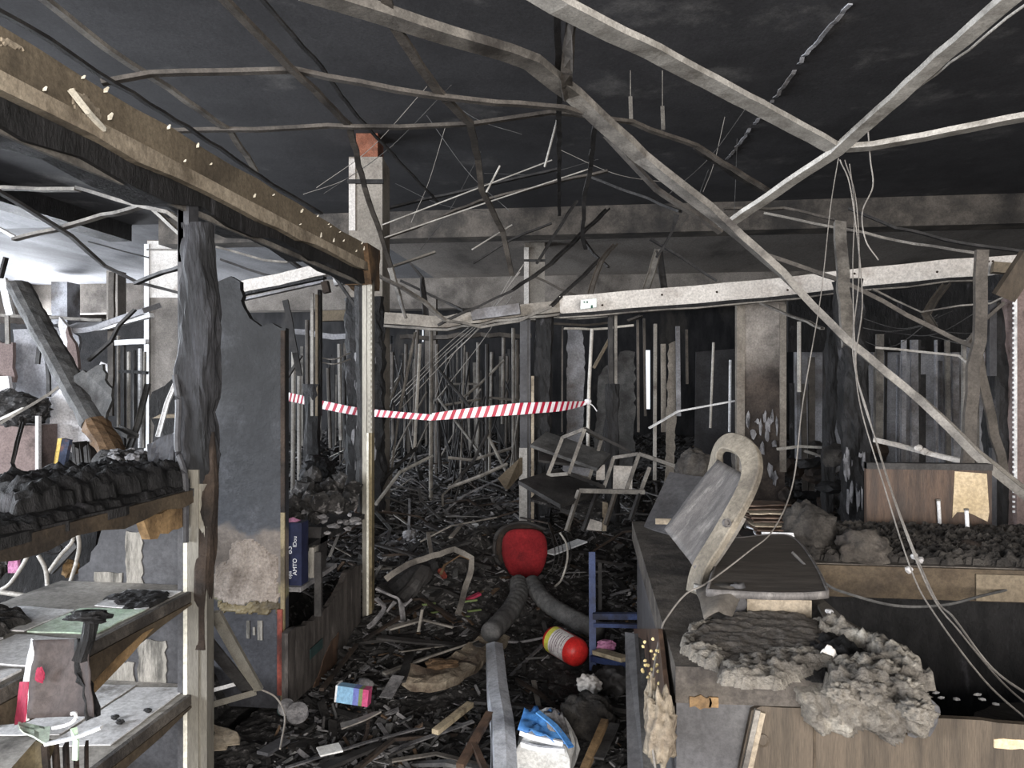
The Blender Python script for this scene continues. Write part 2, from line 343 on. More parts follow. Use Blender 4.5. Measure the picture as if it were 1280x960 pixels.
def grid_sheet(c00, c10, c11, c01, nu, nv, amp, freq, seed, thick, bulge=0.0):
    """a curled, dented sheet between four corners, with thickness"""
    c00, c10, c11, c01 = map(V, (c00, c10, c11, c01)); g = G(); vs = []
    nn = (c10 - c00).cross(c01 - c00).normalized()
    for s_ in (0, 1):
        for i in range(nu + 1):
            for j in range(nv + 1):
                u, v = i / nu, j / nv
                p = c00.lerp(c10, u).lerp(c01.lerp(c11, u), v)
                k = amp * noise.fractal(V((u * freq + seed, v * freq, seed * .37)), 1, 2, 3) + bulge * (1 - (2 * u - 1) ** 2)
                vs.append(p + nn * (k + (thick if s_ else 0)))
    m = (nu + 1) * (nv + 1); fs = []
    ix = lambda i, j: i * (nv + 1) + j
    for i in range(nu):
        for j in range(nv):
            q = (ix(i, j), ix(i + 1, j), ix(i + 1, j + 1), ix(i, j + 1)); fs.append(q[::-1]); fs.append(tuple(a + m for a in q))
    per = [ix(i, 0) for i in range(nu + 1)] + [ix(nu, j) for j in range(1, nv + 1)] + [ix(i, nv) for i in range(nu - 1, -1, -1)] + [ix(0, j) for j in range(nv - 1, 0, -1)]
    for k in range(len(per)):
        a, b = per[k], per[(k + 1) % len(per)]; fs.append((a, b, b + m, a + m))
    return g.add(vs, fs)
def wall(name, axis, at, thick, u0, u1, z0, z1, holes, m):
    """a wall with real openings: holes = [(u0,u1,z0,z1)...]"""
    us = sorted({u0, u1, *[h[0] for h in holes], *[h[1] for h in holes]}); zs = sorted({z0, z1, *[h[2] for h in holes], *[h[3] for h in holes]})
    g = G()
    for a, b in zip(us, us[1:]):
        for c, d in zip(zs, zs[1:]):
            if any(h[0] <= (a + b) / 2 <= h[1] and h[2] <= (c + d) / 2 <= h[3] for h in holes): continue
            g.box((a, at, c), (b, at + thick, d)) if axis == 'y' else g.box((at, a, c), (at + thick, b, d))
    return g.build(name, m, kind='structure')
def flakes(name, m, parent, px0, px1, py0, py1, D, n, seed, wmax=.035, hmax=.16, th=.008):
    """ash-white scale left on charred wood: thin ragged upright flakes"""
    r_ = random.Random(seed); g = G()
    for k in range(n):
        c = W(r_.uniform(px0, px1), r_.uniform(py0, py1), D); w_, h_ = r_.uniform(.3, 1) * wmax, r_.uniform(.25, 1) * hmax
        ol = []
        for i in range(9):
            an = 2 * math.pi * i / 9; k_ = r_.uniform(.45, 1.1); ol.append(c + V((math.cos(an) * w_ * .5 * k_, 0, math.sin(an) * h_ * .5 * k_)))
        g.prism(ol, (0, -th * r_.uniform(.3, 1), 0))
    return g.build(name, m, parent)
def letters(txt, size, loc, rot, m, parent, name='lettering'):
    c = bpy.data.curves.new(name, 'FONT'); c.body = txt; c.size = size; c.extrude = .0006; c.align_x = 'CENTER'; c.align_y = 'CENTER'
    t = bpy.data.objects.new(name, c); col.objects.link(t); bpy.context.view_layer.update()
    me = bpy.data.meshes.new_from_object(t.evaluated_get(bpy.context.evaluated_depsgraph_get()))
    bpy.data.objects.remove(t); o = bpy.data.objects.new(name, me); col.objects.link(o); me.materials.append(MATS[m])
    o.parent = parent; o.location = V(loc) - V(parent.location); o.rotation_euler = rot
    return o
# ================================================================ STRUCTURE
CEIL = 3.9
G().box((-13.5, -4, -.2), (8, 18.5, -.02)).build('floor', 'floor_soot', kind='structure')
G().box((-6.9, -4, CEIL), (8, 9.9, CEIL + .2)).build('ceiling', 'sooted_ceiling', kind='structure')
G().box((-13.5, -4, CEIL), (-6.9, 9.9, CEIL + .2)).build('ceiling_left', 'ashen_ceiling', kind='structure')
G().box((-13.5, 9.9, CEIL), (-3.6, 18.5, CEIL + .2)).build('ceiling_left_rear', 'ashen_ceiling', kind='structure')
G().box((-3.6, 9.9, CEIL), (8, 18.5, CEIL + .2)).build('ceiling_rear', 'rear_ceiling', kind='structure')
G().box((-6.2, 9.55, 3.53), (8, 9.9, CEIL)).build('trim_1', 'sooted_concrete', kind='structure')
G().box((-13.5, 15.6, 3.22), (8, 16.0, CEIL)).build('trim_2', 'pale_concrete', kind='structure')
G().box((-7.2, 2.2, 3.66), (-6.85, 9.9, CEIL)).build('trim_3', 'char', kind='structure')
wall('wall_left', 'x', -13.5, .2, -4, 18.5, -.2, CEIL, [(2.5, 5.2, .9, 3.1), (5.8, 8.5, .9, 3.1), (9.1, 11.8, .9, 3.1)], 'pale_concrete')
wall('wall_far', 'y', 18.2, .25, -13.5, 8, -.2, CEIL, [(1.13, 1.29, .92, 2.4), (-4.58, -4.49, 1.6, 3.0), (-5.35, -5.29, 2.6, 2.8)], 'back_soot')
wall('wall_right', 'x', 7.8, .2, -4, 18.5, -.2, CEIL, [], 'back_soot')
wall('wall_back', 'y', 9.7, .15, 2.55, 7.8, -.2, 2.75, [], 'wall_grey')
for i in range(3):                                         # frames of the burnt-out side windows
    y = 2.5 + i * 3.3
    fr = G().box((-13.42, y, .9), (-13.34, y + .06, 3.1)).box((-13.42, y + 2.64, .9), (-13.34, y + 2.7, 3.1)).box((-13.42, y, 3.04), (-13.34, y + 2.7, 3.1)).box((-13.42, y, .9), (-13.34, y + 2.7, .96)).box((-13.42, y + 1.32, .9), (-13.34, y + 1.38, 3.1))
    fr.build('window_%d' % (i + 1), 'dark_steel', kind='structure')
# ---- spots kept clear of loose chips, where the bigger things lie
for a, b, r in ((648, 745, .2), (625, 785, .2), (700, 765, .2), (740, 785, .2), (690, 808, .17), (722, 826, .17), (708, 850, .14), (440, 896, .10), (685, 940, .24), (690, 975, .2), (540, 862, .14), (590, 835, .14), (622, 870, .1), (628, 930, .1), (656, 730, .24), (565, 905, .07)):
    p = WZ(a, b, .08); KEEP.append((p.x, p.y, r))
# ---- the bed of rubble
def hgt(x, y):
    a = min(1, max(0, (y - 3.2) / 3.2)); base = .03 + .24 * a * a * (3 - 2 * a)
    if x < -1.75: base = max(base, .22)
    k = .03 + .09 * a
    n = noise.fractal(V((x * 1.7, y * 1.7, .3)), .9, 2.0, 5)
    q = abs(noise.fractal(V((x * 5, y * 5, 4.3)), .8, 2.0, 4))
    bump_ = .30 * math.exp(-(((x + .98) / .38) ** 2 + ((y - 4.95) / .6) ** 2))      # heap behind the left-hand post
    bump_ += .10 * math.exp(-(((x + .62) / .5) ** 2 + ((y - 5.4) / .5) ** 2))
    return base + k * n + k * .8 * q + bump_
def terrain(x0, x1, y0, y1, st, name, label):
    nx, ny = int((x1 - x0) / st), int((y1 - y0) / st); g = G()
    g.v = [V((x0 + i * st, y0 + j * st, hgt(x0 + i * st, y0 + j * st) + .012 * noise.fractal(V(((x0 + i * st) * 30, (y0 + j * st) * 30, 0)), .8, 2, 3))) for i in range(nx + 1) for j in range(ny + 1)]
    g.f = [(i * (ny + 1) + j, (i + 1) * (ny + 1) + j, (i + 1) * (ny + 1) + j + 1, i * (ny + 1) + j + 1) for i in range(nx) for j in range(ny)]
    g.build(name, 'rubble', label=label, cat='rubble', kind='stuff')
terrain(-1.6, 1.9, 1.9, 6.5, .020, 'rubble_bed', 'black burnt rubble covering the aisle floor in the foreground')
terrain(-12.8, -1.6, 1.6, 6.5, .09, 'rubble_bed', 'black burnt rubble in the left bay behind the shelves')
terrain(-12.8, 7.6, 6.5, 18.0, .09, 'rubble_bed', 'grey burnt rubble covering the far floor to the rear wall')
terrain(1.9, 7.6, 3.7, 6.5, .09, 'rubble_bed', 'black burnt rubble on the floor behind the right counter')
# ---- small chips of burnt stuff, uncountable
def chips(m, n, seed, label, smin, smax, longk=3.0, flat=.4, far=None):
    rr = random.Random(seed); g = G()
    for _ in range(n):
        D = rr.uniform(*far) if far else 2.0 * (8.0 ** rr.random()) if rr.random() < .75 else rr.uniform(2.2, 5.5)
        px = rr.uniform(370, 700) if far else rr.uniform(-30, 1120); p = W(px, 480, D)
        if p.x > .12 and p.y < 3.8: continue
        if -1.95 < p.x < -1.38 and p.y < 4.3: continue
        if not clear_of(p): continue
        z = hgt(p.x, p.y); s = rr.uniform(smin, smax) * (.5 + .22 * D) ** .8
        a, b, c = s * rr.uniform(.6, longk), s * rr.uniform(.25, .9), s * rr.uniform(.08, flat)
        th, ph = rr.uniform(0, 6.28), rr.uniform(-.6, .6)
        d = V((math.cos(th) * math.cos(ph), math.sin(th) * math.cos(ph), math.sin(ph))) * a
        q = V((p.x, p.y, z + s * .15))
        g.bar(q - d / 2, q + d / 2, b, c, up=V((rr.uniform(-.5, .5), rr.uniform(-.5, .5), 1)).normalized())
    g.build('debris_chips', m, label=label, cat='debris', kind='stuff')
chips('char_chip', 12000, 1, 'small black chips of charcoal strewn over the whole rubble', .010, .042, 4.5, .3)
chips('ash_chip', 8000, 2, 'small grey ash flakes strewn over the whole rubble', .007, .028, 4.5, .3)
chips('hose_grey', 6000, 5, 'small dull grey scraps of metal and board strewn over the whole rubble', .009, .035, 4.5, .3)
chips('pale_chip', 1500, 3, 'tiny pale plaster and paper scraps scattered on the rubble', .005, .021, 3.2, .3)
chips('ash_chip', 3500, 6, 'grey ash flakes lying thick on the rubble beyond the door posts', .010, .032, 5, .3, far=(5.6, 11))  # extra flakes laid thick to brighten the far floor in place of light
chips('pale_chip', 500, 8, 'pale scraps lying on the rubble beyond the door posts', .008, .024, 5, .3, far=(5.4, 11))
chips('brown_chip', 1300, 4, 'small brown splinters of half burnt wood scattered on the rubble', .008, .026, 6, .3)
# ================================================================ LEFT FASCIA BEAM with the row of posts under it (plane X = -1.41)
XP = -1.41
t = thing('fascia_beam', (XP - .06, 2.7, 2.16), 'long scorched brown fascia beam running from the upper left corner to the aisle post', 'beam')
seg = [.85 + .2 * i for i in range(19)]
def strip(name, m, xo, th, z0, z1, amp, seed, tp=0.0, lab=None):
    g = G(); rr = random.Random(seed); n = len(seg)
    top = [rr.uniform(-tp, tp) for _ in seg]; bot = [rr.uniform(-amp, amp) for _ in seg]
    for i in range(n - 1):
        y0, y1 = seg[i], seg[i + 1]
        vs = []
        for k, y in ((i, y0), (i + 1, y1)):
            vs += [(xo - th, y, z0 + bot[k]), (xo, y, z0 + bot[k]), (xo, y, z1 + top[k]), (xo - th, y, z1 + top[k])]
        g.add(vs, [(0, 1, 5, 4), (1, 2, 6, 5), (2, 3, 7, 6), (3, 0, 4, 7), (3, 2, 1, 0), (4, 5, 6, 7)])
    return g.build(name, m, t, label=lab)
strip('fascia_board', 'brown_board', XP, .10, 2.285, 2.40, .002, 3, .006)
strip('lower_track', 'tan_board', XP + .018, .12, 2.235, 2.288, .010, 4, .002, 'lighter tan lower lip of the beam')
strip('charred_batten', 'char', XP - .012, .13, 2.175, 2.238, .022, 5)
strip('metal_edge', 'grey_steel', XP - .03, .012, 2.158, 2.178, .0015, 6, .002)
rr = random.Random(5)
for i in range(26):                                         # peeling paint
    y = .95 + 3.4 * rr.random() ** .8; z = 2.29 + .1 * rr.random(); s = rr.uniform(.004, .014)
    g = G(); p = V((XP + .004, y, z))
    q_ = rr.uniform(-.6, .6); g.prism([p, p + V((.006, s * .5, s * .3)), p + V((.010, s * (.2 + q_), s * 1.6)), p + V((.009, s * (q_ - .1), s * 1.7)), p + V((.003, -s * .3, s * .8))], (.0015, .001, 0)).build('paint_flake', 'cream_flake', t)
for px0, py0, px1, py1 in ((0, 42, 34, 72), (92, 108, 126, 156)):
    a, b = WX(px0, py0, XP + .004), WX(px1, py1, XP + .004)
    crust(G(), (XP + .001, a.y, b.z), (0, 1, 0), (0, 0, 1), [(0, .0), (b.y - a.y, .01), (b.y - a.y, (a.z - b.z) * .7), ((b.y - a.y) * .4, a.z - b.z), (0, (a.z - b.z) * .8)], .004, .006, 3).build('bare_patch', 'tan_board', t)
dg = G().bars([WX(88, 112, XP + .02), WX(110, 140, XP + .03), WX(130, 162, XP + .02)], .012, .012).build('torn_strip', 'cream_flake', t)
# beam end that drops at the aisle post
G().prism(rag([(XP + .03, 4.28, 2.16), (XP + .03, 4.44, 2.14), (XP + .03, 4.45, 2.40), (XP + .03, 4.20, 2.40)], .012, .04, 4, [0, 1]), (-.17, 0, 0)).build('beam_end', 'rust_brown', t)
# ---- front post at px 245
Y1 = WX(245, 600, XP).y
t = thing('shelf_post', (XP, Y1, 0), 'tall front shelf post, half charred, with bright aluminium edge below', 'post')
G().box((XP - .062, Y1 - .012, 0), (XP - .040, Y1 + .05, 2.17)).build('side_channel', 'grey_panel', t)
G().box((XP - .036, Y1 - .020, 0), (XP - .021, Y1 + .03, 1.12)).build('bright_edge', 'pale_edge', t, label='bright pale edge strip')
G().box((XP - .018, Y1 - .022, 0), (XP + .022, Y1 + .03, 1.25)).box((XP + .022, Y1 - .016, 0), (XP + .05, Y1 + .03, 1.20)).build('aluminium_profile', 'aluminium', t)
G().lump([(XP - .030, Y1 + .03, .92), (XP - .010, Y1 + .03, 1.2), (XP - .002, Y1 + .02, 1.5), (XP + .002, Y1 + .02, 1.8), (XP - .008, Y1 + .02, 2.02), (XP - .012, Y1 + .02, 2.12)], .135, .10, .40, 2, 44, up=(0, 1, 0), taper=(.55, .7)).build('charred_timber', 'grey_char', t, smooth=False)
G().box((XP - .060, Y1 - .012, 1.98), (XP - .02, Y1 + .05, 2.19)).build('upper_channel', 'grey_panel', t)
G().lump([(XP + .022, Y1 + .005, .62), (XP + .028, Y1 + .005, .9), (XP + .045, Y1 + .01, 1.15), (XP + .058, Y1 + .01, 1.38)], .06, .06, .3, 9, 20, up=(0, 1, 0), taper=(.8, .15)).build('scorched_core', 'charred_brown', t)
G().tube(curve_path([(XP - .06, Y1 - .03, 1.58), (XP - .035, Y1 - .05, 1.48), (XP - .045, Y1 - .04, 1.33), (XP - .01, Y1 - .05, 1.22), (XP - .015, Y1 - .04, 1.0)]), .011, 7).build('melted_sleeve', 'grey_panel', t)
# ---- aisle post at px 460
Y2 = WX(461, 600, XP).y
t = thing('shelf_post', (XP, Y2, .03), 'aisle post with perforated metal bead where the brown fascia beam ends', 'post')
G().box((XP - .035, Y2 - .02, .03), (XP - .008, Y2 + .04, 2.2)).build('metal_stud', 'aluminium', t)
G().box((XP + .006, Y2 - .02, .03), (XP + .026, Y2 + .03, 1.25)).build('brown_lining', 'gold_edge', t)
G().box((XP - .004, Y2 - .03, .03), (XP + .008, Y2 + .03, 1.25)).build('pale_strip', 'pale_edge', t)
G().lump([(XP - .05, Y2 + .05, .75), (XP - .045, Y2 + .05, 1.3), (XP - .05, Y2 + .05, 1.9), (XP - .05, Y2 + .05, 2.2)], .09, .08, .3, 5, 10, up=(0, 1, 0)).build('charred_timber', 'char', t)
g = G()
for k in range(28):
    z = 1.26 + k * .033; g.box((XP + .006, Y2 - .034, z), (XP + .024, Y2 - .028, z + .018))
g.build('perforated_bead', 'aluminium', t)
G().box((XP - .002, Y2 - .028, 1.25), (XP + .03, Y2 + .02, 2.19)).build('upper_channel', 'aluminium', t)
# ---- grey end panel with bands of fire marks (px 190..357)
YP = 3.22
pts = [WY(232, 880, YP), WY(357, 886, YP), WY(357, 410, YP), WY(350, 410, YP), WY(340, 404, YP), WY(326, 408, YP), WY(312, 398, YP), WY(304, 384, YP), WY(300, 352, YP), WY(288, 345, YP), WY(272, 352, YP), WY(262, 372, YP), WY(232, 400, YP)]
t = thing('end_panel', (XP - .25, YP, 0), 'tall soot-blackened shelf end panel with a bare plaster band near its foot', 'panel')
G().prism(rag(pts, .008, .03, 3, [3, 4, 5, 6, 7, 8, 9, 10]), (0, .035, 0)).build('board', 'sooty_panel', t, loc=(XP - .25, YP, 0))
crust(G(), WY(268, 756, YP - .001), (1, 0, 0), (0, 0, 1), [(0, .03), (.09, .0), (.2, .02), (.315, .0), (.315, .22), (.22, .30), (.1, .31), (.06, .2), (0, .16)], .006, .01, 8, .9).build('bare_plaster', 'bare_plaster', t, label='rough beige plaster band')
crust(G(), WY(270, 762, YP - .002), (1, 0, 0), (0, 0, 1), [(0, 0), (.1, -.015), (.2, -.01), (.32, -.005), (.32, .03), (.24, .05), (.14, .025), (0, .035)], .008, .009, 5, .9).build('scorched_edge', 'gold_edge', t)
e0 = WY(353, 886, YP); G().box((e0.x - .004, YP - .012, .05), (e0.x + .016, YP - .002, .95)).build('edge_strip', 'gold_edge', t); G().box((e0.x - .004, YP - .012, .95), (e0.x + .016, YP - .002, 1.80)).build('edge_strip', 'charred_brown', t)
G().box((e0.x - .016, YP - .022, .10), (e0.x + .008, YP - .012, .50)).build('red_edge', 'red_tube', t, label='red plastic edge at the foot')
for k, (a, b, c, d) in enumerate(((308, 776, 312, 798), (322, 776, 328, 800), (316, 784, 319, 794))):
    p, q = WY(a, d, YP - .003), WY(c, b, YP - .003)
    G().box((p.x, YP - .004, p.z), (q.x, YP, q.z)).build('clean_scrape', 'clean_patch', t)
# ---- near shelf unit on the far left: shelves at .46, .82, 1.19
YE = 2.46
t = thing('shelf_unit', (-1.75, 1.8, 0), 'burnt shelf unit on the far left with two pale lower shelves', 'shelf')
def px_shelf(z, th, m, name, jag, seed, x0=XP - .02, x1=-1.98, lab=None):
    poly = [(x0, .9, z), (x0, YE - .005, z), (x1, YE - .005, z), (x1, .9, z)]
    return G().prism(rag(poly, jag, .06, seed, [0, 2]), (0, 0, -th)).build(name, m, t, label=lab)
px_shelf(.82, .018, 'shelf_grey', 'shelf_board', .004, 3)
px_shelf(.46, .018, 'shelf_grey', 'shelf_board', .004, 4)
for z, s in ((.82, 1), (.46, 2)):
    G().box((XP - .02, .9, z - .032), (XP - .004, YE - .01, z + .003)).build('front_rail', 'counter_slab', t)
    lower = [(XP - .003, .9, z - .035), (XP - .003, .9, z - .10)] + [(XP - .003, 1.0 + .09 * k, z - .09 - .035 * math.sin(k * .8 + s) - .02 * R.random()) for k in range(11)] + [(XP - .003, 2.2, z - .06), (XP - .003, YE - .02, z - .035)]
    G().prism(lower[::-1], (-.014, 0, 0)).build('burnt_front_edge', 'brown_edge', t)
    if z > .6: G().prism([(XP - .001, 1.72, z - .12), (XP - .001, 1.85, z - .15), (XP - .001, 2.02, z - .10), (XP - .001, 2.15, z - .05), (XP - .001, 2.1, z - .048), (XP - .001, 1.98, z - .075), (XP - .001, 1.84, z - .12), (XP - .001, 1.73, z - .10)], (-.014, 0, 0)).build('orange_edge', 'gold_wood', t, label='raw orange edge of the burnt front board')
ep = [WY(226, 1010, YE), WY(226, 560, YE), WY(206, 560, YE), WY(186, 580, YE), WY(160, 640, YE), WY(132, 650, YE), WY(122, 680, YE), WY(114, 690, YE), WY(112, 702, YE), WY(98, 712, YE), WY(96, 745, YE), WY(40, 790, YE), WY(30, 1010, YE)]
G().prism(rag(ep[::-1], .006, .03, 6, range(2, 10)), (0, .02, 0)).build('end_board', 'grey_panel', t)
for a, b, c, d in ((118, 716, 153, 738), (158, 664, 178, 738), (172, 801, 207, 866), (136, 828, 168, 864)):
    p, q = WY(a, d, YE - .003), WY(c, b, YE - .003)
    G().prism(rag([(p.x, YE - .004, p.z), (q.x, YE - .004, p.z), (q.x, YE - .004, q.z), (p.x, YE - .004, q.z)], .006, .02, a, [1, 2, 3]), (0, .003, 0)).build('clean_patch', 'clean_patch', t, label='pale patch left where goods stood')
# charred top shelf with the rubble burnt onto it
t2 = thing('charred_shelf', (XP - .25, 1.7, 1.12), 'charred upper shelf heaped with black cinders at the left edge', 'shelf')
top = [V((XP - .0, .9, 1.185)), V((XP, YE - .02, 1.185)), V((-2.0, YE - .02, 1.185)), V((-2.0, .9, 1.185))]
G().prism(rag(top, .012, .06, 9, [0, 2]), (0, 0, -.028)).build('board', 'char', t2)
lo = [(XP + .004, .9, 1.175), (XP + .004, .9, 1.125)] + [(XP + .004, 1.0 + .1 * k, 1.128 + .012 * math.sin(k * 1.7)) for k in range(14)] + [(XP + .004, YE - .06, 1.14), (XP + .004, YE - .02, 1.18)]
G().prism(lo[::-1], (-.022, 0, 0)).build('burnt_front_edge', 'brown_edge', t2)
p = WY(162, 648, YE - .05); G().prism(rag([(XP - .02, 2.16, 1.05), (XP - .02, 2.34, 1.055), (XP - .02, 2.36, 1.13), (XP - .02, 2.12, 1.13)], .008, .03, 2), (-.03, 0, 0)).build('broken_bracket', 'gold_wood', t2, label='raw broken wooden bracket')
crust(G(), (-2.0, .9, 1.186), (1, 0, 0), (0, 1, 0), [(.04, 0), (.57, 0), (.57, 1.5), (.3, 1.54), (.02, 1.5)], .022, .009, 4, .5, 34).build('cinder_heap', 'char', t2, smooth=True)
# tilted white-ended scrap on the end of it
g = grid_sheet(WY(190, 598, 2.39), WY(219, 592, 2.39), WY(222, 540, 2.42), WY(186, 556, 2.42), 8, 6, .01, 3, 4, .012)
crust(G(), (-1.9, 1.55, 1.2), (1, 0, 0), (0, 1, 0), [(.10, .35), (.40, .15), (.47, .86), (.1, .86)], .075, .010, 14, .35, 24).build('cinder_heap', 'char', t2, smooth=True)
g.build('torn_board', 'sooty_panel', label='torn smoke-stained board upright on the charred shelf beside the post', cat='board')
# ---- pieces of the next bay between the posts: the folded frame
t = thing('folded_frame', W(290, 850, 2.75), 'folded grey metal frame leaning behind the tall front post', 'frame')
P1, P2, P3, P4 = W(268, 765, 2.62), W(322, 862, 2.85), W(262, 880, 2.72), W(262, 800, 2.66)
G().bars([P1, P2], .045, .014, up=(0, -1, .3)).build('diagonal_rail', 'aluminium', t)
G().bars([W(258, 800, 2.66), W(314, 868, 2.86)], .05, .008, up=(0, -1, .2)).build('inner_rail', 'dark_steel', t)
G().bars([W(318, 866, 2.86), W(262, 882, 2.72)], .022, .03, up=(0, -1, .3)).build('lower_rail', 'aluminium', t)
G().bars([W(306, 852, 2.88), W(262, 864, 2.74)], .014, .01, up=(0, -1, .3)).build('white_rail', 'white_metal', t)
G().tube(curve_path([W(322, 860, 2.86), W(345, 872, 2.9), (W(356, 895, 2.85)), W(352, 925, 2.75), W(350, 936, 2.7)]), .0035, 6).build('loose_wire', 'grey_wire', label='thin bent wire curling from the folded frame into the rubble', cat='wire')
# ---- low cabinet and goods between panel and aisle post
t = thing('low_cabinet', (XP - .15, 3.75, 0), 'low scorched cabinet between the sooty end panel and the aisle post', 'cabinet')
fp = [WX(360, 886, XP), WX(450, 802, XP), WX(452, 706, XP), WX(436, 712, XP), WX(420, 745, XP), WX(402, 768, XP), WX(360, 792, XP)]
G().prism(rag(fp, .01, .05, 3, [2, 3, 4, 5]), (-.03, 0, 0)).build('front_board', 'burnt_veneer', t)
G().prism(rag([WX(392, 860, XP + .006), WX(420, 835, XP + .006), WX(424, 790, XP + .006), WX(412, 808, XP + .006)], .008, .03, 5), (-.006, 0, 0)).build('bare_strip', 'brown_wood', t)
p = WX(388, 822, XP + .008); G().box((p.x - .003, p.y, p.z - .01), (p.x, p.y + .16, p.z + .04)).build('teal_label', 'teal_print', t, label='dark teal label')
zt = .585
G().box((XP - .42, YP + .05, zt - .022), (XP + .01, 3.74, zt)).build('shelf_board', 'ash_chip', t)
G().box((XP - .44, YP + .05, 0), (XP - .42, 4.3, zt)).build('back_board', 'char', t)
t = thing('boxed_pack', (XP - .06, 3.38, zt), 'dark blue printed pack standing on the low cabinet beside the end panel', 'box')
G().box((XP - .16, 3.30, zt), (XP + .0, 3.38, zt + .30)).build('carton', 'navy_print', t)
for tx, sz, x, z in (('IDou', .026, -.022, .21), ('AMTO', .028, -.022, .09), ('83', .04, -.05, .17), ('opa', .026, -.048, .05)):
    letters(tx, sz, (XP + x - .01, 3.298, zt + z), (math.pi / 2, -math.pi / 2, 0), 'ink_white', t)
G().box((XP - .03, 3.44, zt), (XP + .004, 3.50, zt + .15)).build('burnt_book', 'clean_patch', label='singed book with a pale lower spine next to the dark blue pack', cat='book')
g = G().prism([(XP - .02, 3.56, zt), (XP - .02, 3.66, zt), (XP - .02, 3.70, zt + .2), (XP - .02, 3.60, zt + .22)], (-.12, 0, 0)); g.build('burnt_book', 'dark_steel', label='dark sooty book leaning on the low cabinet farther from the pack', cat='book')
G().bars([WX(398, 770, XP + .03), WX(398, 690, XP + .02)], .035, .02).build('upright_strip', 'dark_steel', label='upright charred strip in front of the low cabinet goods', cat='strip')
g = G(); rr = random.Random(12)
for k in range(70):
    y = rr.uniform(3.4, 4.3); x = XP - rr.uniform(0, .4); z = .78 + .12 * rr.random() + .12 * (y - 3.4)
    g.blob((x, y, z), (rr.uniform(.02, .06),) * 3, .5, 2, k, 2)
g.build('cinder_heap', 'rubble', label='heap of burnt goods above the low cabinet by the aisle post', cat='debris', kind='stuff')
G().box((XP - .40, 3.35, .72), (XP - .02, 4.32, .75)).build('charred_shelf', 'char', label='charred shelf board above the low cabinet carrying the heap of burnt goods', cat='shelf')
g = G()
for k in range(26):
    p = W(rr.uniform(376, 448), rr.uniform(640, 668), rr.uniform(3.5, 4.2)); g.blob(p, (rr.uniform(.012, .03), rr.uniform(.012, .03), .012), .6, 1, k)
g.build('pale_ash_lumps', 'ash_chip', label='pale ash lumps on the heap left of the aisle post', cat='debris', kind='stuff')
p = W(366, 660, 3.5); G().blob(p, (.05, .05, .055), .2, 2, 3).build('melted_package', 'pink_cloth', label='round melted package with faded pink print beside the end panel', cat='package')
# ================================================================ COUNTER ON THE RIGHT (top at Z = .85)
ZC, XL, YF = .85, .19, 1.82
t = thing('counter', (.95, 2.7, 0), 'long burnt service counter at right with collapsed hollow middle', 'counter')
xr = WZ(1040, 765, ZC).x
slab = [(XL, YF, ZC)] + [V(WZ(a, b, ZC)) for a, b in ((1010, 838), (1120, 846), (1150, 838), (1110, 806), (1060, 776))] + [(xr, 2.94, ZC), (xr, 3.72, ZC), (XL - .02, 3.72, ZC)]
G().prism(rag(slab, .008, .05, 4, [1, 2, 3, 4]), (0, 0, -.09)).build('top_slab', 'counter_slab', t)
G().box((XL + .005, YF + .06, 0), (XL + .03, 3.7, ZC - .09)).build('side_panel', 'counter_dark', t)
G().box((XL + .005, YF + .03, 0), (.52, YF + .055, ZC - .09)).build('front_panel', 'counter_dark', t)
fw = [(.435, 0), (2.3, 0), (2.3, .705), (1.3, .725), (1.02, .745), (.398, .757), (.375, .745), (.325, .5), (.29, .3), (.26, 0)]
G().prism(rag([(x, YF + .012, z) for x, z in fw], .004, .06, 8, [2, 3, 4]), (0, .018, 0)).build('wood_front', 'counter_wood', t, label='brown wood-grain front board')
G().bars([(.388, YF + .008, .75), (.335, YF + .008, .5), (.27, YF + .008, 0)], .012, .012).build('front_trim', 'grey_steel', t)
G().bars([(.400, YF + .006, .745), (.347, YF + .006, .5), (.282, YF + .006, 0)], .012, .008).build('raw_edge', 'tan_board', t)
p = WY(954, 928, YF); G().lathe((p.x, p.y + .012, p.z), (p.x, p.y + .004, p.z), [(0, .016), (.6, .016), (1, .009)], 16).build('knot_boss', 'counter_wood', t)
G().box((.52, YF + .010, 0), (.526, YF + .02, .74)).build('panel_joint', 'brown_edge', t)
p = WY(1245, 935, YF); G().prism(rag([(p.x + .0, YF + .008, p.z - .004), (p.x + .2, YF + .008, p.z - .008), (p.x + .2, YF + .008, p.z + .014), (p.x, YF + .008, p.z + .016)], .004, .02, 3), (0, .006, 0)).build('raw_break', 'pale_wood', t, label='raw yellow break in the front board')
for a, b in ((862, 888), (886, 898)):
    q0, q1 = WY(a, 884, YF - .002), WY(b, 872, YF - .002)
    G().prism(rag([(q0.x, YF - .003, q0.z), (q1.x, YF - .003, q0.z), (q1.x, YF - .003, q1.z), (q0.x, YF - .003, q1.z)], .006, .012, a), (0, .005, 0)).build('raw_chip', 'gold_wood', t, label='raw orange chip under the slab edge')
G().box((xr - .02, 2.94, ZC - .09), (2.7, 3.72, ZC)).build('rear_worktop', 'counter_slab', t)
G().box((.72, 2.925, ZC - .125), (2.7, 2.945, ZC - .004)).build('rear_front_edge', 'brown_edge', t)
G().box((1.42, 2.915, ZC - .12), (1.74, 2.926, ZC - .02)).build('raw_edge_strip', 'brown_board', t)
G().box((.5, 3.05, 0), (2.7, 3.08, ZC - .09)).build('inner_back', 'char', t)
G().box((xr, YF + .35, 0), (xr + .02, 3.05, ZC - .12)).build('inner_side', 'char', t)
G().prism(rag([(.9, YF + .10, .60), (2.5, YF + .10, .60), (2.5, 2.45, .58), (1.2, 2.35, .58), (.95, 2.1, .6)], .02, .06, 3), (0, 0, -.03)).build('inner_shelf', 'char', t)
G().box((.7, YF + .03, .0), (2.5, 3.05, .03)).build('base_board', 'char', t)
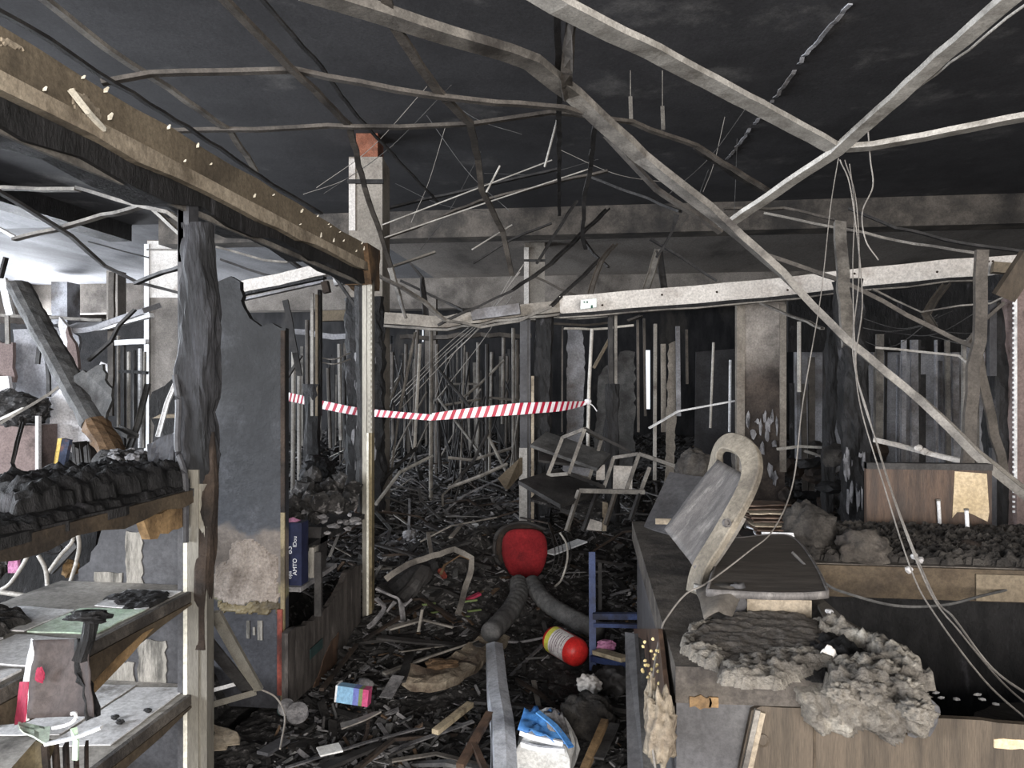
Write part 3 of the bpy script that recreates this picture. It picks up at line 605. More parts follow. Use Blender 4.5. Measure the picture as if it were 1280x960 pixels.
G().box((1.0, YF + .02, .69), (2.4, YF + .075, .715)).build('front_rail', 'charred_brown', t)
# the upright board at the rear of the counter, with a patch of bare wood
yb = 3.74
t = thing('back_board', (W(1160, 660, 3.5).x, yb, ZC), 'dark brown board standing on the counter rear with a pale bare patch', 'board')
b0, b1 = WY(1083, 655, yb), WY(1240, 588, yb)
G().prism([(b0.x, yb, ZC), (b1.x, yb, ZC), (b1.x, yb, b1.z), (b0.x, yb, b1.z + .03)], (0, .03, 0)).build('panel', 'brown_wood', t)
q = [WY(1190, 647, yb), WY(1196, 640, yb), WY(1208, 640, yb), WY(1216, 643, yb), WY(1234, 652, yb), WY(1236, 640, yb), WY(1233, 592, yb), WY(1193, 589, yb)]
G().prism([(v.x, yb - .004, v.z) for v in q], (0, .003, 0)).build('bare_patch', 'pale_wood', t, label='pale bare wood patch')
G().box((b0.x, yb - .01, b1.z + .0), (b1.x, yb + .05, b1.z + .03)).build('top_rail', 'dark_steel', t)
for a, b, c, d in ((1173, 626, 1175, 660), (1208, 638, 1210, 671)):
    p = WZ(c, d, ZC); q = W(a, b, (p.x * -ST + p.y * CT))
    pg = thing('metal_peg', p, 'short bright metal peg upright on the counter before the %s' % ('brown part of the back board' if a < 1180 else 'pale patch of the back board'), 'peg')
    G().tube([p, q], .0085, 10).build('rod', 'white_metal', pg); G().tube([q, q + (q - p).normalized() * .008], .011, 10).build('cap', 'grey_steel', pg)
# fallen mineral fibre
t = thing('fallen_insulation', (.6, 2.0, ZC), 'crust of fallen grey ceiling insulation spread over the front of the counter', 'insulation')
def zpoly(pix, z): return [(WZ(a, b, z).x, WZ(a, b, z).y) for a, b in pix]
mat1 = zpoly([(860, 800), (868, 788), (905, 780), (912, 772), (960, 768), (1005, 772), (1028, 790), (1030, 812), (1000, 842), (960, 858), (930, 856), (905, 850), (900, 836), (862, 822)], ZC)
crust(G(), (0, 0, ZC + .002), (1, 0, 0), (0, 1, 0), mat1, .020, .007, 2, .35, 30).build('felt_mat', 'dark_felt', t, smooth=True)
rim = zpoly([(856, 806), (866, 786), (900, 776), (870, 796), (868, 812), (900, 822), (905, 836), (900, 840), (860, 824)], ZC)
crust(G(), (0, 0, ZC + .004), (1, 0, 0), (0, 1, 0), rim, .026, .006, 3, .6, 34).build('curled_rim', 'crust', t, smooth=True)
fr = zpoly([(905, 836), (980, 822), (1035, 818), (1040, 838), (1010, 848), (980, 862), (930, 862), (904, 858)], ZC)
crust(G(), (0, 0, ZC + .006), (1, 0, 0), (0, 1, 0), fr, .026, .007, 4, .6, 34).build('ash_crust', 'crust', t, smooth=True)
rt = zpoly([(1012, 776), (1040, 782), (1080, 800), (1120, 815), (1145, 832), (1160, 856), (1130, 868), (1080, 874), (1040, 868), (1030, 846), (1060, 830), (1085, 838), (1098, 830), (1070, 808), (1030, 795)], ZC)
crust(G(), (0, 0, ZC - .005), (1, 0, 0), (0, 1, 0), rt, .042, .007, 5, .6, 30).build('ash_crust', 'crust', t, smooth=True)
hole = zpoly([(1000, 800), (1030, 796), (1070, 806), (1100, 826), (1080, 836), (1050, 838), (1020, 846), (1000, 840)], ZC)
crust(G(), (0, 0, ZC - .01), (1, 0, 0), (0, 1, 0), hole, .03, .01, 6, .8).build('charred_hollow', 'char', t, smooth=True)
hang = [(WY(a, b, YF - .01).x, WY(a, b, YF - .01).z) for a, b in ((1000, 868), (1030, 858), (1090, 850), (1150, 852), (1168, 880), (1162, 922), (1140, 918), (1100, 922), (1050, 908), (1040, 918), (1008, 900))]
crust(G(), (0, YF + .01, 0), (1, 0, 0), (0, 0, 1), hang, .055, .006, 7, .65, 30).build('hanging_crust', 'crust', t, smooth=True)
g = G()
for k, (a, b, s) in enumerate(((1060, 848, .05), (1105, 842, .06), (1128, 862, .06), (1090, 866, .05), (1050, 866, .04), (1146, 888, .045))):
    p = WZ(a, b, ZC + .01); g.blob(p, (s * .75, s * .7, s * .45), .5, 4, k, 3.4)
g.build('ash_lump', 'crust', t, smooth=True)
p = WZ(1037, 818, ZC + .03); G().blob(p, (.018, .015, .02), .3, 3, 5).build('plaster_lump', 'white_plaster', label='small white plaster lump in the hollow of the insulation crust', cat='lump')
p = W(1150, 895, 1.72); G().blob(p, (.04, .02, .045), .3, 3, 8).build('stone_lump', 'counter_dark', label='dark stone-like lump at the lower right of the insulation crust', cat='lump')
for k, (a, b, D) in enumerate(((1178, 905, 1.78), (1206, 905, 1.8), (1192, 912, 1.75))):
    G().blob(W(a, b, D), (.016, .012, .011), .4, 2, k).build('plaster_crumb', 'crust', label='pale crumb on the front rail of the counter right of the crust', cat='crumb', group='crumbs on the counter rail')
for k, (a, b) in enumerate(((1170, 866), (1176, 872), (1222, 868), (1228, 874), (1244, 880), (1196, 874))):
    p = WZ(a, b, .61); G().blob(p, (.012, .006, .005), .4, 1, k).build('pale_flake', 'pale_chip', label='pale flake on the dark shelf inside the hollow counter', cat='flake', group='flakes on the inner shelf')
# rubble on the rear worktop
crust(G(), (0, 0, ZC), (1, 0, 0), (0, 1, 0), [(xr - .02, 2.98), (2.65, 2.97), (2.65, 3.68), (xr, 3.68)], .030, .010, 9, .9, 40).build('cinder_layer', 'dark_crust', label='layer of dark cinders along the rear counter top', cat='debris', kind='stuff')
for k, (a, b, r_, m, lab) in enumerate(((1012, 688, (.11, .10, .13), 'dark_crust', 'large dark mound of insulation right of the chair'), (1078, 700, (.10, .09, .08), 'counter_slab', 'smaller brownish mound of insulation left of the hanging wires'), (1212, 690, (.06, .05, .03), 'charred_brown', 'flat reddish brown lump at the right of the rear counter'), (868, 590, (.09, .08, .11), 'dark_crust', 'dark crumbly mound behind the chair back'))):
    p = WZ(a, b, ZC) if k < 3 else W(a, b, 3.6); p.z = ZC + r_[2] * .55 if k < 3 else p.z
    G().blob(p, r_, .28, 4, k + 3, 2.2).build('insulation_mound', m, label=lab, cat='mound', smooth=True)
for k, (a, b) in enumerate(((1143, 695), (1136, 712), (1150, 700))): G().blob(WZ(a, b, ZC + .06), (.013, .012, .012), .4, 2, k).build('plaster_crumb', 'pale_chip', label='pale crumb on the cinders beside the hanging wires', cat='crumb', group='crumbs on the rear counter')
# ---- the bent chair
s = .9
def C(a, b, D): return W(a, b, D * s)
t = thing('broken_chair', C(905, 745, 2.7), 'broken bentwood chair lying on the counter with a slanted back', 'chair')
pn = (C(872, 714, 2.70) - C(833, 664, 2.98)).cross(C(899, 576, 3.02) - C(833, 664, 2.98)).normalized()
prof = [(-.036, -.010), (-.032, -.014), (.032, -.014), (.036, -.010), (.036, .010), (.032, .014), (-.032, .014), (-.036, .010)]
loop = curve_path([C(868, 748, 2.69), C(875, 714, 2.69), C(894, 682, 2.68), C(914, 648, 2.68), C(931, 617, 2.70), C(940, 590, 2.74), C(937, 568, 2.82), C(924, 556, 2.91), C(909, 553, 2.99), C(899, 562, 3.05), C(895, 582, 3.09), C(890, 612, 3.12)], 7)
G().sweep(loop, prof, up=pn).build('bent_frame', 'chair_frame', t)
g = grid_sheet(C(833, 664, 2.98), C(872, 714, 2.70), C(936, 596, 2.76), C(899, 576, 3.02), 12, 14, .006, 2.5, 3, .014, -.012)
g.build('back_plate', 'chair_plate', t, smooth=True)
G().bars([C(916, 562, 2.98), C(917, 590, 2.96)], .012, .012).build('handle_bar', 'dark_steel', t)
G().bars([C(926, 568, 2.9), C(926, 594, 2.88)], .010, .010).build('handle_bar', 'grey_steel', t)
p = C(907, 654, 2.64); G().lathe(p, p + V((.006, -.012, .004)), [(0, .014), (1, .014), (1.01, .008), (.5, .007)], 18).build('bolt_cap', 'chair_plate', t)
G().sweep(curve_path([C(880, 718, 2.74), C(898, 694, 2.72), C(915, 668, 2.70), C(928, 646, 2.70)], 5), [(x * .4, y * .6) for x, y in prof], up=pn).build('inner_brace', 'grey_steel', t)
G().lathe(C(875, 730, 2.66), C(875, 738, 2.66), [(0, .02), (1, .021)], 16).build('foot_ferrule', 'pale_post', t)
sp = curve_path([WZ(884, 737, .93), WZ(905, 676, .93), WZ(925, 672, .93), WZ(970, 668, .93), WZ(992, 672, .93), WZ(1012, 694, .93), WZ(1032, 732, .93), WZ(1026, 740, .93), WZ(960, 741, .93), WZ(884, 737, .93)], 5)[:-1]
G().prism(sp, (0, 0, -.018)).build('seat', 'chair_seat', t)
G().sweep([p + V((0, 0, -.008)) for p in sp] + [sp[0] + V((0, 0, -.008))], [(-.004, -.012), (.005, -.012), (.005, .010), (-.004, .010)]).build('seat_rim', 'chair_plate', t, smooth=True)
a, b = WZ(934, 750, .90), WZ(1010, 748, .90); G().box((a.x, a.y, ZC), (b.x, a.y + .03, .905)).build('seat_support', 'tan_board', t, label='pale wooden rail under the seat')
# flap, paint and plates lying round it
g = grid_sheet(WZ(880, 775, .87), WZ(915, 772, .87), W(930, 738, 2.2), W(870, 735, 2.25), 8, 6, .012, 2, 5, .004, .02); g.build('melted_flap', 'grey_flap', label='smooth grey melted sheet curled over the counter below the chair', cat='sheet', smooth=True)
G().blob(W(921, 750, 2.2), (.04, .03, .05), .35, 3, 9).build('melted_lump', 'counter_dark', label='grey melted lump at the chair foot beside the smooth sheet', cat='lump', smooth=True)
g = G().prism([WZ(1032, 752, .87), WZ(1062, 778, .86), WZ(1056, 784, .86), WZ(1036, 782, .86), WZ(1022, 756, .87)], (0, 0, -.01)); g.build('plastic_flap', 'grey_flap', label='grey triangular flap sticking out from the chair seat corner', cat='sheet')
G().blob(WZ(1036, 764, .885), (.012, .016, .006), .4, 2, 4).build('plaster_crumb', 'pale_chip', label='white crumb on the grey triangular flap', cat='crumb')
g = grid_sheet(W(806, 660, 3.2), W(860, 676, 3.0), W(905, 600, 3.35), W(838, 592, 3.5), 8, 8, .008, 2, 2, .008); g.build('leaning_plate', 'counter_dark', label='dark grey plate leaning behind the chair back at the counter corner', cat='plate')
p = W(830, 652, 3.02); G().box((p.x - .035, p.y, p.z - .012), (p.x + .03, p.y + .01, p.z + .012)).build('metal_tag', 'tan_board', label='small pale metal tag on the dark plate left of the chair', cat='tag')
bk = thing('burnt_book_stack', WZ(955, 668, ZC), 'burnt sheaf of paper with white cut edge behind the chair seat', 'book')
for k in range(9):
    z = .90 + k * .014; x0, x1 = WZ(922 - k, 668, ZC).x + .03, WZ(998 - k, 668, ZC).x
    G().prism(rag([(x0, 3.1 + .02 * k, z), (x1 - .006 * k, 3.1 + .025 * k, z), (x1 - .01 * k, 3.40, z), (x0, 3.40, z)], .012, .04, k), (0, 0, .006)).build('page_bundle', ('white_sheet', 'brown_wood', 'brown_wood', 'burnt_foam', 'brown_wood', 'brown_wood', 'burnt_foam', 'brown_wood', 'brown_wood')[k], bk)
G().box((WZ(925, 668, ZC).x + .02, 3.09, .89), (WZ(990, 668, ZC).x, 3.10, .935)).build('cut_edge', 'white_sheet', bk, label='clean white cut edge')
G().box((WZ(915, 668, ZC).x, 3.08, ZC + .003), (WZ(995, 668, ZC).x, 3.4, .888)).build('cover', 'charred_brown', bk)
# plank, foam and crumbs against the counter's left side
t = thing('leaning_plank', WZ(800, 955, 0.0), 'weathered plank standing on edge along the left side of the counter', 'plank')
G().prism([W(785, 990, 1.78), W(806, 990, 1.76), W(793, 792, 2.45), W(781, 790, 2.50)], (.012, 0, 0)).build('plank', 'counter_dark', t)
G().prism([W(806, 990, 1.74), W(822, 990, 1.74), W(800, 800, 2.42), W(793, 795, 2.45)], (.01, 0, 0)).build('edge_strip', 'hose_grey', t)
G().prism([WX(795, 786, XL - .012), WX(828, 786, XL - .012), WX(842, 905, XL - .012), WX(806, 900, XL - .012)], (-.012, 0, 0)).build('scorched_side_board', 'brown_wood', label='dark brown scorched board fixed along the counter side', cat='board')
g = G().blob(W(826, 912, 1.72), (.035, .05, .09), .4, 4, 2, 2.5).blob(W(815, 885, 1.78), (.02, .03, .07), .4, 4, 3, 2.5); g.build('burnt_foam', 'burnt_foam', label='hanging shred of burnt brown foam at the counter corner', cat='foam', smooth=True)
g = G()
for k in range(26): g.blob(W(R.uniform(802, 828), R.uniform(795, 858), 1.98), (.005, .004, .005), .4, 1, k)
g.build('yellow_crumbs', 'yellow_foam', label='yellow foam crumbs stuck to the side of the counter', cat='crumbs', kind='stuff')
# ================================================================ CROSS PARTITION: white head beam, posts, door opening (D ~ 6)
a, b = W(482, 392, 6.35), W(1300, 334, 5.75)
t = thing('head_beam', W(900, 375, 6.0), 'pale plasterboard head beam crossing the room above the broken partition', 'beam')
pth = smooth_path([W(700, 382, 6.2), W(830, 372, 6.1), W(950, 362, 6.0), W(1080, 347, 5.9), W(1180, 337, 5.82), W(1290, 330, 5.75)], .25, .004, 2)
G().sweep(pth, [(-.05, -.075), (.05, -.075), (.05, .075), (-.05, .075)]).build('plasterboard', 'white_plaster', t)
lp = [p + V((0, -.01, -.088)) for p in pth]
G().sweep(lp, [(-.06, -.014), (.06, -.014), (.06, .012), (-.06, .012)]).build('charred_edge', 'char', t)
G().bars([p + V((0, -.03, -.11)) for p in smooth_path(pth, .4, .006, 4)], .08, .012).build('metal_track', 'grey_steel', t)
for k in range(9): 
    p = pth[min(1 + k * 2, len(pth) - 2)]
    q = p + V((R.uniform(-.1, .1), -.051, R.uniform(-.05, .05))); G().lathe(q, q + V((0, -.004, 0)), [(0, .010), (1, .008)], 8).build('screw_head', 'charred_brown', t)
G().sweep(smooth_path([W(1240, 336, 5.6), W(1290, 340, 5.5)], .1), [(-.05, -.03), (.05, -.03), (.05, .05), (-.05, .05)]).build('torn_corner', 'brown_board', t)
pth = smooth_path([W(482, 398, 6.4), W(540, 404, 6.35), W(600, 396, 6.3), W(660, 386, 6.25), W(702, 383, 6.2)], .12, .012, 5)
t = thing('head_beam', W(590, 400, 6.3), 'sagging greyish stretch of head beam left of the central door post', 'beam')
G().sweep(pth, [(-.05, -.05), (.05, -.05), (.05, .05), (-.05, .05)]).build('plasterboard', 'column_plaster', t)
G().bars([p + V((0, -.03, -.07)) for p in smooth_path(pth, .3, .005, 9)], .07, .02).build('metal_track', 'grey_steel', t)
G().bars([W(590, 394, 6.15), W(650, 386, 6.1)], .06, .09).build('bare_sheet', 'wall_grey', t, label='bluish grey bare metal sheet')
t = thing('ceiling_sign', W(735, 386, 5.98), 'small white emergency exit sign hanging on the head beam', 'sign')
a, b, c, d = W(725.5, 386.5, 5.98), W(745.5, 384, 5.97), W(745.5, 373, 5.97), W(726, 375, 5.98)
G().prism([a, b, c, d], (0, .02, 0)).build('panel', 'sign_white', t)
o = V((0, -.003, 0))
G().prism([W(729.5, 378.5, 5.975) + o, W(731.5, 378.5, 5.975) + o, W(731.5, 376.8, 5.975) + o, W(729.5, 376.8, 5.975) + o], (0, .001, 0)).prism([W(733, 378.8, 5.975) + o, W(735, 378.8, 5.975) + o, W(735, 376.6, 5.975) + o, W(733, 376.6, 5.975) + o], (0, .001, 0)).build('printed_mark', 'sign_green', t)
G().prism([W(738.5, 385.5, 5.97) + o, W(741, 385.2, 5.97) + o, W(741, 381.4, 5.97) + o, W(738.8, 381.6, 5.97) + o], (0, .001, 0)).build('dark_notch', 'sign_green', t)
# central door post
t = thing('door_post', W(665, 655, 6.3), 'central door post, pale corner on the left and charred timber on the right', 'post')
def vpost(px0, px1, y0, y1, D, dep=.06): 
    p, q = W(px0, y0, D), W(px1, y1, D); return G().add([(p.x, p.y, q.z), (q.x, q.y, q.z), (q.x - dep * ST, q.y + dep, q.z), (p.x - dep * ST, p.y + dep, q.z), (p.x, p.y, p.z), (q.x, q.y, p.z), (q.x - dep * ST, q.y + dep, p.z), (p.x - dep * ST, p.y + dep, p.z)], [(0, 3, 2, 1), (4, 5, 6, 7), (0, 1, 5, 4), (1, 2, 6, 5), (2, 3, 7, 6), (3, 0, 4, 7)])
vpost(650, 659, 388, 560, 6.28).build('plaster_corner', 'grey_panel', t); vpost(649, 659, 560, 668, 6.28).build('plaster_corner', 'pale_post', t, label='pale lower corner piece')
vpost(659, 663, 388, 668, 6.30).build('corner_bead', 'grey_panel', t)
vpost(664, 667.5, 470, 668, 6.26, .03).build('tan_lining', 'tan_board', t)
G().lump([W(678, 668, 6.36), W(678, 560, 6.36), W(679, 470, 6.36), W(681, 395, 6.36)], .15, .13, .3, 4, 24, up=(0, 1, 0)).build('charred_timber', 'char', t)
# pilaster under the right half of the beam
t = thing('pilaster', W(952, 600, 6.4), 'square plastered pillar stub with burnt brown lower face right of centre', 'pillar')
vpost(930, 981, 368, 655, 6.35, .12).build('core', 'burnt_column', t, loc=W(952, 655, 6.35))
vpost(921, 931, 372, 640, 6.335, .05).build('corner_strip', 'column_plaster', t)
vpost(975, 983, 380, 590, 6.335, .012).build('corner_strip', 'column_plaster', t)
flakes('white_scale', 'white_ash', t, 934, 974, 520, 600, 6.33, 14, 3, .07, .2)
# dark double stud and its neighbours
t = thing('door_stud', W(765, 650, 6.3), 'dark double metal stud with charred foot right of the barrier tape', 'stud')
vpost(761, 766, 386, 600, 6.3).build('stud_leaf', 'dark_steel', t); vpost(768, 771.5, 388, 500, 6.3).build('stud_leaf', 'grey_steel', t)
G().lump([W(764, 660, 6.3), W(764, 560, 6.3), W(766, 480, 6.32)], .12, .10, .4, 7, 24, up=(0, 1, 0)).build('charred_foot', 'char', t)
t = thing('tape_pole', W(735, 580, 6.6), 'thin pale pole the barrier tape is knotted to', 'pole')
G().tube([W(735, 582, 6.6), W(735, 540, 6.6), W(736.5, 480, 6.6), W(740, 411, 6.6)], .016, 10).build('tube', 'pale_steel', t)
G().bar(W(735, 600, 6.6), W(735, 578, 6.6), .05, .05).build('socket', 'dark_steel', t)
# charred posts at right
t = thing('charred_post', W(1068, 640, 5.4), 'thick charred post with ash-white foot behind the hanging wires', 'post')
G().lump([W(1070, 655, 5.0), W(1068, 560, 5.0), W(1066, 480, 5.0), W(1062, 400, 5.05), W(1060, 350, 5.05)], .17, .15, .35, 3, 24, up=(0, 1, 0)).build('timber', 'char', t)
flakes('ash_scale', 'white_ash', t, 1054, 1084, 565, 645, 4.90, 16, 5, .03, .2)
t = thing('charred_post', W(1038, 620, 5.8), 'slim black post just left of the thick charred post', 'post')
G().lump([W(1034, 640, 5.8), W(1036, 540, 5.8), W(1040, 430, 5.8), W(1046, 400, 5.8)], .09, .08, .4, 8, 24, up=(0, 1, 0)).build('timber', 'char', t)
t = thing('charred_post', W(1250, 665, 4.6), 'charred corner post at the right edge beside the perforated bead', 'post')
G().lump([W(1250, 680, 4.6), W(1250, 560, 4.6), W(1252, 460, 4.6), W(1255, 380, 4.65), W(1256, 345, 4.65)], .16, .15, .35, 5, 24, up=(0, 1, 0)).build('timber', 'char', t)
vpost(1237, 1246, 375, 470, 4.52, .03).build('lining', 'grey_panel', t)
vpost(1240, 1246, 560, 668, 4.5, .03).build('lining', 'grey_panel', t)
t = thing('wall_end', W(1275, 660, 4.5), 'brown wall end with white perforated corner bead at the right edge', 'wall')
vpost(1271, 1330, 350, 690, 4.45, .3).build('brown_face', 'mauve_panel', t)
g = vpost(1268.5, 1271.5, 356, 600, 4.44, .01)
for k in range(46):
    p = W(1267, 360 + k * 6.2, 4.44); g.box((p.x - .006, p.y - .004, p.z - .009), (p.x + .007, p.y + .004, p.z + .004))
g.build('perforated_bead', 'white_metal', t)
p, q = W(1254, 372, 4.3), W(1290, 318, 4.2); G().bar(p, q, .12, .05, up=(0, 1, .2)).build('raking_board', 'counter_wood', label='short raking brown board above the right corner post', cat='board')
# ================================================================ COLUMNS of the building
def column(px0, px1, y0, y1, D, m, lab, dep=.45):
    t = thing('column', W((px0 + px1) / 2, y1, D), lab, 'column'); vpost(px0, px1, y0, y1, D, dep).build('shaft', m, t, loc=W((px0 + px1) / 2, y1, D)); return t
t = column(436, 478, 196, 655, 6.7, 'column_plaster', 'plastered column with bare red brick top behind the aisle post', .4)
vpost(445, 472, 160, 197, 6.75, .3).build('brick_core', 'brick_red', t, label='bare red brick top')
vpost(436, 444, 198, 288, 6.68, .02).build('corner_board', 'white_plaster', t)
vpost(434, 479, 224, 229, 6.66, .03).build('wire_tie', 'dark_steel', t)
G().lump([W(457, 655, 6.58), W(457, 540, 6.58), W(457, 460, 6.6), W(456, 372, 6.62)], .36, .12, .22, 4, 32, up=(0, 1, 0)).build('charred_lining', 'char', t)
flakes('ash_scale', 'white_ash', t, 441, 470, 440, 610, 6.48, 34, 8, .035, .22)
t = column(656, 681, 303, 400, 11.9, 'column_plaster', 'distant pale column rising above the central door post', .4)
vpost(655, 661, 309, 400, 11.86, .02).build('bright_corner', 'white_plaster', t); vpost(655, 682, 324, 327, 11.85, .02).build('wire_tie', 'dark_steel', t)
t = column(184, 226, 300, 610, 10.9, 'pale_concrete', 'broad pale column of the left bay seen beside the front post', .5)
vpost(184, 225, 301, 372, 10.87, .02).build('white_tiling', 'white_plaster', t); vpost(180, 186, 305, 600, 10.85, .03).build('corner_bead', 'white_metal', t)
vpost(183, 226, 311, 313, 10.84, .02).build('wire_tie', 'grey_steel', t)
column(64, 84, 352, 470, 15.2, 'wall_grey', 'far grey column deep in the left bay')
column(531, 545, 372, 590, 14.2, 'pale_concrete', 'far brownish column in the middle of the wrecked racks', .3)
column(133, 147, 338, 500, 13.6, 'pale_concrete', 'slim far column in the left bay left of the broad pale one', .3)
# ================================================================ SUSPENDED CEILING BARS
def bar(label, m, w_, h_, pts, name='ceiling_bar', kind='chan', twist=0.0, jit=.006, cat='ceiling bar', group=None, seed=1, up=(0, 0, 1)):
    P = smooth_path([W(*p) for p in pts], .12, jit, seed); g = G()
    if kind == 'chan': g.chan(P, w_, h_, max(.003, w_ * .09), up, twist)
    elif kind == 'angle': g.angle(P, w_, max(.003, w_ * .12), up, twist)
    else: g.tube(P, w_ / 2, 7)
    return g.build(name, m, label=label, cat=cat, group=group)
bar('wide pale channel from top centre to the junction at upper right', 'pale_steel', .098, .03, [(650, -18, 2.62), (700, 12, 2.75), (870, 96, 3.45), (1047, 190, 4.3)], jit=.003)  # paler steel on the three upper right channels stands for light from below
bar('bright channel running from the top right corner down to the long bent bar', 'pale_steel', .082, .03, [(1285, -16, 2.75), (1180, 72, 3.3), (1046, 192, 4.28), (904, 287, 5.2)], jit=.003)
bar('thin rod beside the bright channel in the top right corner', 'pale_steel', .012, .01, [(1290, 0, 2.8), (1150, 108, 3.6), (1120, 130, 3.8)], kind='tube', name='thin_rod', cat='rod')
bar('pale channel running from the upper right junction to the right edge', 'pale_steel', .09, .03, [(1058, 188, 4.25), (1090, 186, 4.2), (1290, 148, 3.9)], jit=.003)
bar('very long bent channel sagging from top centre to the right counter', 'grey_steel', .098, .04, [(380, -6, 2.65), (480, 24, 2.85), (600, 62, 3.15), (664, 82, 3.35), (716, 122, 3.7), (800, 200, 4.05), (900, 278, 4.2), (975, 345, 4.15), (1055, 428, 4.0), (1150, 506, 3.85), (1215, 570, 3.7), (1300, 640, 3.5)], jit=.004)
bar('second bar hugging the underside of the very long bent channel', 'brown_steel', .05, .02, [(756, 170, 4.3), (820, 238, 4.4), (900, 292, 4.5)], jit=.004)
bar('twisted vertical strip hanging down at the top centre', 'brown_steel', .058, .014, [(715, -8, 2.85), (712, 40, 3.05), (708, 90, 3.4), (711, 122, 3.7)], twist=2.4, jit=.004, up=(0, 1, 0))
bar('dark strip behind the twisted vertical strip', 'dark_steel', .03, .015, [(697, 14, 2.9), (699, 110, 3.7), (699, 270, 7.0)], jit=.004)
bar('thin bar from top centre snaking down past three crossing bars', 'brown_steel', .042, .02, [(481, -6, 2.75), (490, 30, 2.9), (545, 115, 3.5), (588, 156, 4.05), (597, 200, 4.9), (602, 238, 5.3), (628, 290, 6.1), (640, 345, 6.6)], jit=.004)
bar('arched cross bar in the upper left, nearer of the two', 'brown_steel', .038, .02, [(128, 106, 3.3), (190, 95, 3.35), (270, 91, 3.4), (370, 92, 3.42), (450, 105, 3.45), (540, 122, 3.55), (620, 130, 3.65), (705, 138, 3.75), (740, 148, 3.85)])
bar('cross bar in the upper left, farther of the two, ending near the long bent channel', 'brown_steel', .036, .02, [(212, 166, 4.1), (290, 164, 4.12), (440, 160, 4.15), (530, 160, 4.2), (590, 156, 4.2), (640, 150, 4.2), (690, 143, 4.2), (740, 147, 4.25), (790, 155, 4.4), (870, 184, 4.7), (960, 240, 5.1)])
bar('lengthwise bar from top left to the brown beam', 'grey_steel', .034, .02, [(45, -6, 2.72), (130, 60, 3.15), (190, 100, 3.5), (288, 165, 4.15), (320, 216, 4.8)])
bar('lengthwise bar from the top left passing the brick-topped column', 'brown_steel', .036, .02, [(272, -6, 2.72), (340, 62, 3.15), (380, 104, 3.5), (437, 158, 4.15), (455, 235, 5.2), (478, 300, 6.0), (492, 345, 6.4)])
bar('thin black bar over the brown beam at top left', 'dark_steel', .024, .015, [(-10, 12, 2.5), (60, 50, 2.75), (145, 108, 3.2), (235, 160, 3.8), (325, 222, 4.8), (402, 268, 5.6)])
bar('thin black bar dropping from top left toward the column', 'dark_steel', .02, .012, [(320, -8, 3.0), (392, 74, 3.6), (455, 156, 4.6), (548, 254, 6.6)])
bar('dark bar sloping across the middle ceiling above the door post', 'brown_steel', .05, .02, [(475, 302, 7.0), (520, 285, 7.0), (600, 252, 7.0), (700, 228, 6.9), (760, 215, 6.8)])
bar('bent bar hanging right of the vertical strip to the rear beam', 'dark_steel', .034, .018, [(744, 160, 4.6), (738, 210, 5.4), (731, 245, 5.9), (728, 300, 6.6), (732, 312, 6.8)])
bar('dark bar from the centre ceiling to the long bent channel', 'dark_steel', .042, .02, [(736, 222, 6.4), (800, 246, 6.0), (850, 266, 5.6)])
bar('curved bar hanging below the rear beam right of centre', 'dark_steel', .05, .02, [(846, 268, 6.4), (842, 290, 6.4), (832, 308, 6.4), (822, 322, 6.4)])
bar('dark bar from the rear beam falling behind the head beam', 'dark_steel', .045, .02, [(812, 300, 6.9), (850, 322, 6.9), (895, 352, 6.8)])
bar('short strut standing on the head beam, left of its pair', 'grey_steel', .07, .02, [(824, 312, 6.6), (816, 340, 6.5), (808, 362, 6.4)], name='strut', cat='strut')
bar('short strut standing on the head beam, right of its pair', 'dark_steel', .06, .02, [(824, 314, 6.6), (828, 345, 6.5), (830, 362, 6.4)], name='strut', cat='strut')
bar('bar leaning from the exit sign up to the centre ceiling', 'brown_steel', .05, .02, [(737, 372, 6.2), (752, 326, 6.4), (770, 306, 6.6)])
bar('bar slanting from the door post up right over the exit sign', 'dark_steel', .042, .02, [(690, 384, 6.1), (730, 345, 6.3), (752, 324, 6.5)])
bar('dark bar crossing the centre from lower left to the door post', 'dark_steel', .055, .02, [(548, 408, 6.1), (580, 392, 6.1), (640, 365, 6.2), (690, 330, 6.5), (760, 262, 7.4)])
bar('sagging bar arching from the aisle post under the head beam', 'grey_steel', .04, .02, [(470, 345, 5.4), (500, 360, 5.5), (530, 378, 5.7), (556, 402, 5.9), (600, 410, 6.0), (650, 402, 6.0), (690, 385, 6.0)])
bar('grey bar hanging steeply right of the aisle post', 'grey_steel', .045, .02, [(487, 335, 5.6), (498, 370, 5.7), (506, 398, 5.7)])
bar('dark bent bar hanging right of the aisle post', 'dark_steel', .05, .02, [(512, 330, 6.5), (527, 348, 6.5), (532, 395, 6.4)])
bar('pale bar sloping up beyond the aisle post', 'grey_steel', .06, .02, [(480, 338, 7.4), (505, 330, 7.4), (545, 316, 7.4)])
bar('dark bar sloping down from the aisle post to the head beam', 'dark_steel', .05, .02, [(500, 352, 6.6), (560, 380, 6.6), (580, 390, 6.5)])
bar('long dark bar slanting down right across the head beam to the hanging strut', 'brown_steel', .062, .025, [(960, 322, 4.9), (1050, 352, 4.7), (1130, 395, 4.5), (1224, 440, 4.3)])
bar('bar rising from the rear beam toward the long slanting bar', 'grey_steel', .045, .02, [(955, 268, 6.5), (1040, 285, 6.2), (1120, 302, 6.0), (1220, 318, 5.6)])
bar('wide dark strut hanging in front of the right end of the head beam', 'brown_steel', .065, .03, [(1229, 312, 4.1), (1228, 380, 4.1), (1226, 425, 4.1), (1219, 460, 4.1), (1213, 520, 4.1), (1210, 585, 4.1)], name='strut', cat='strut', up=(0, 1, 0))
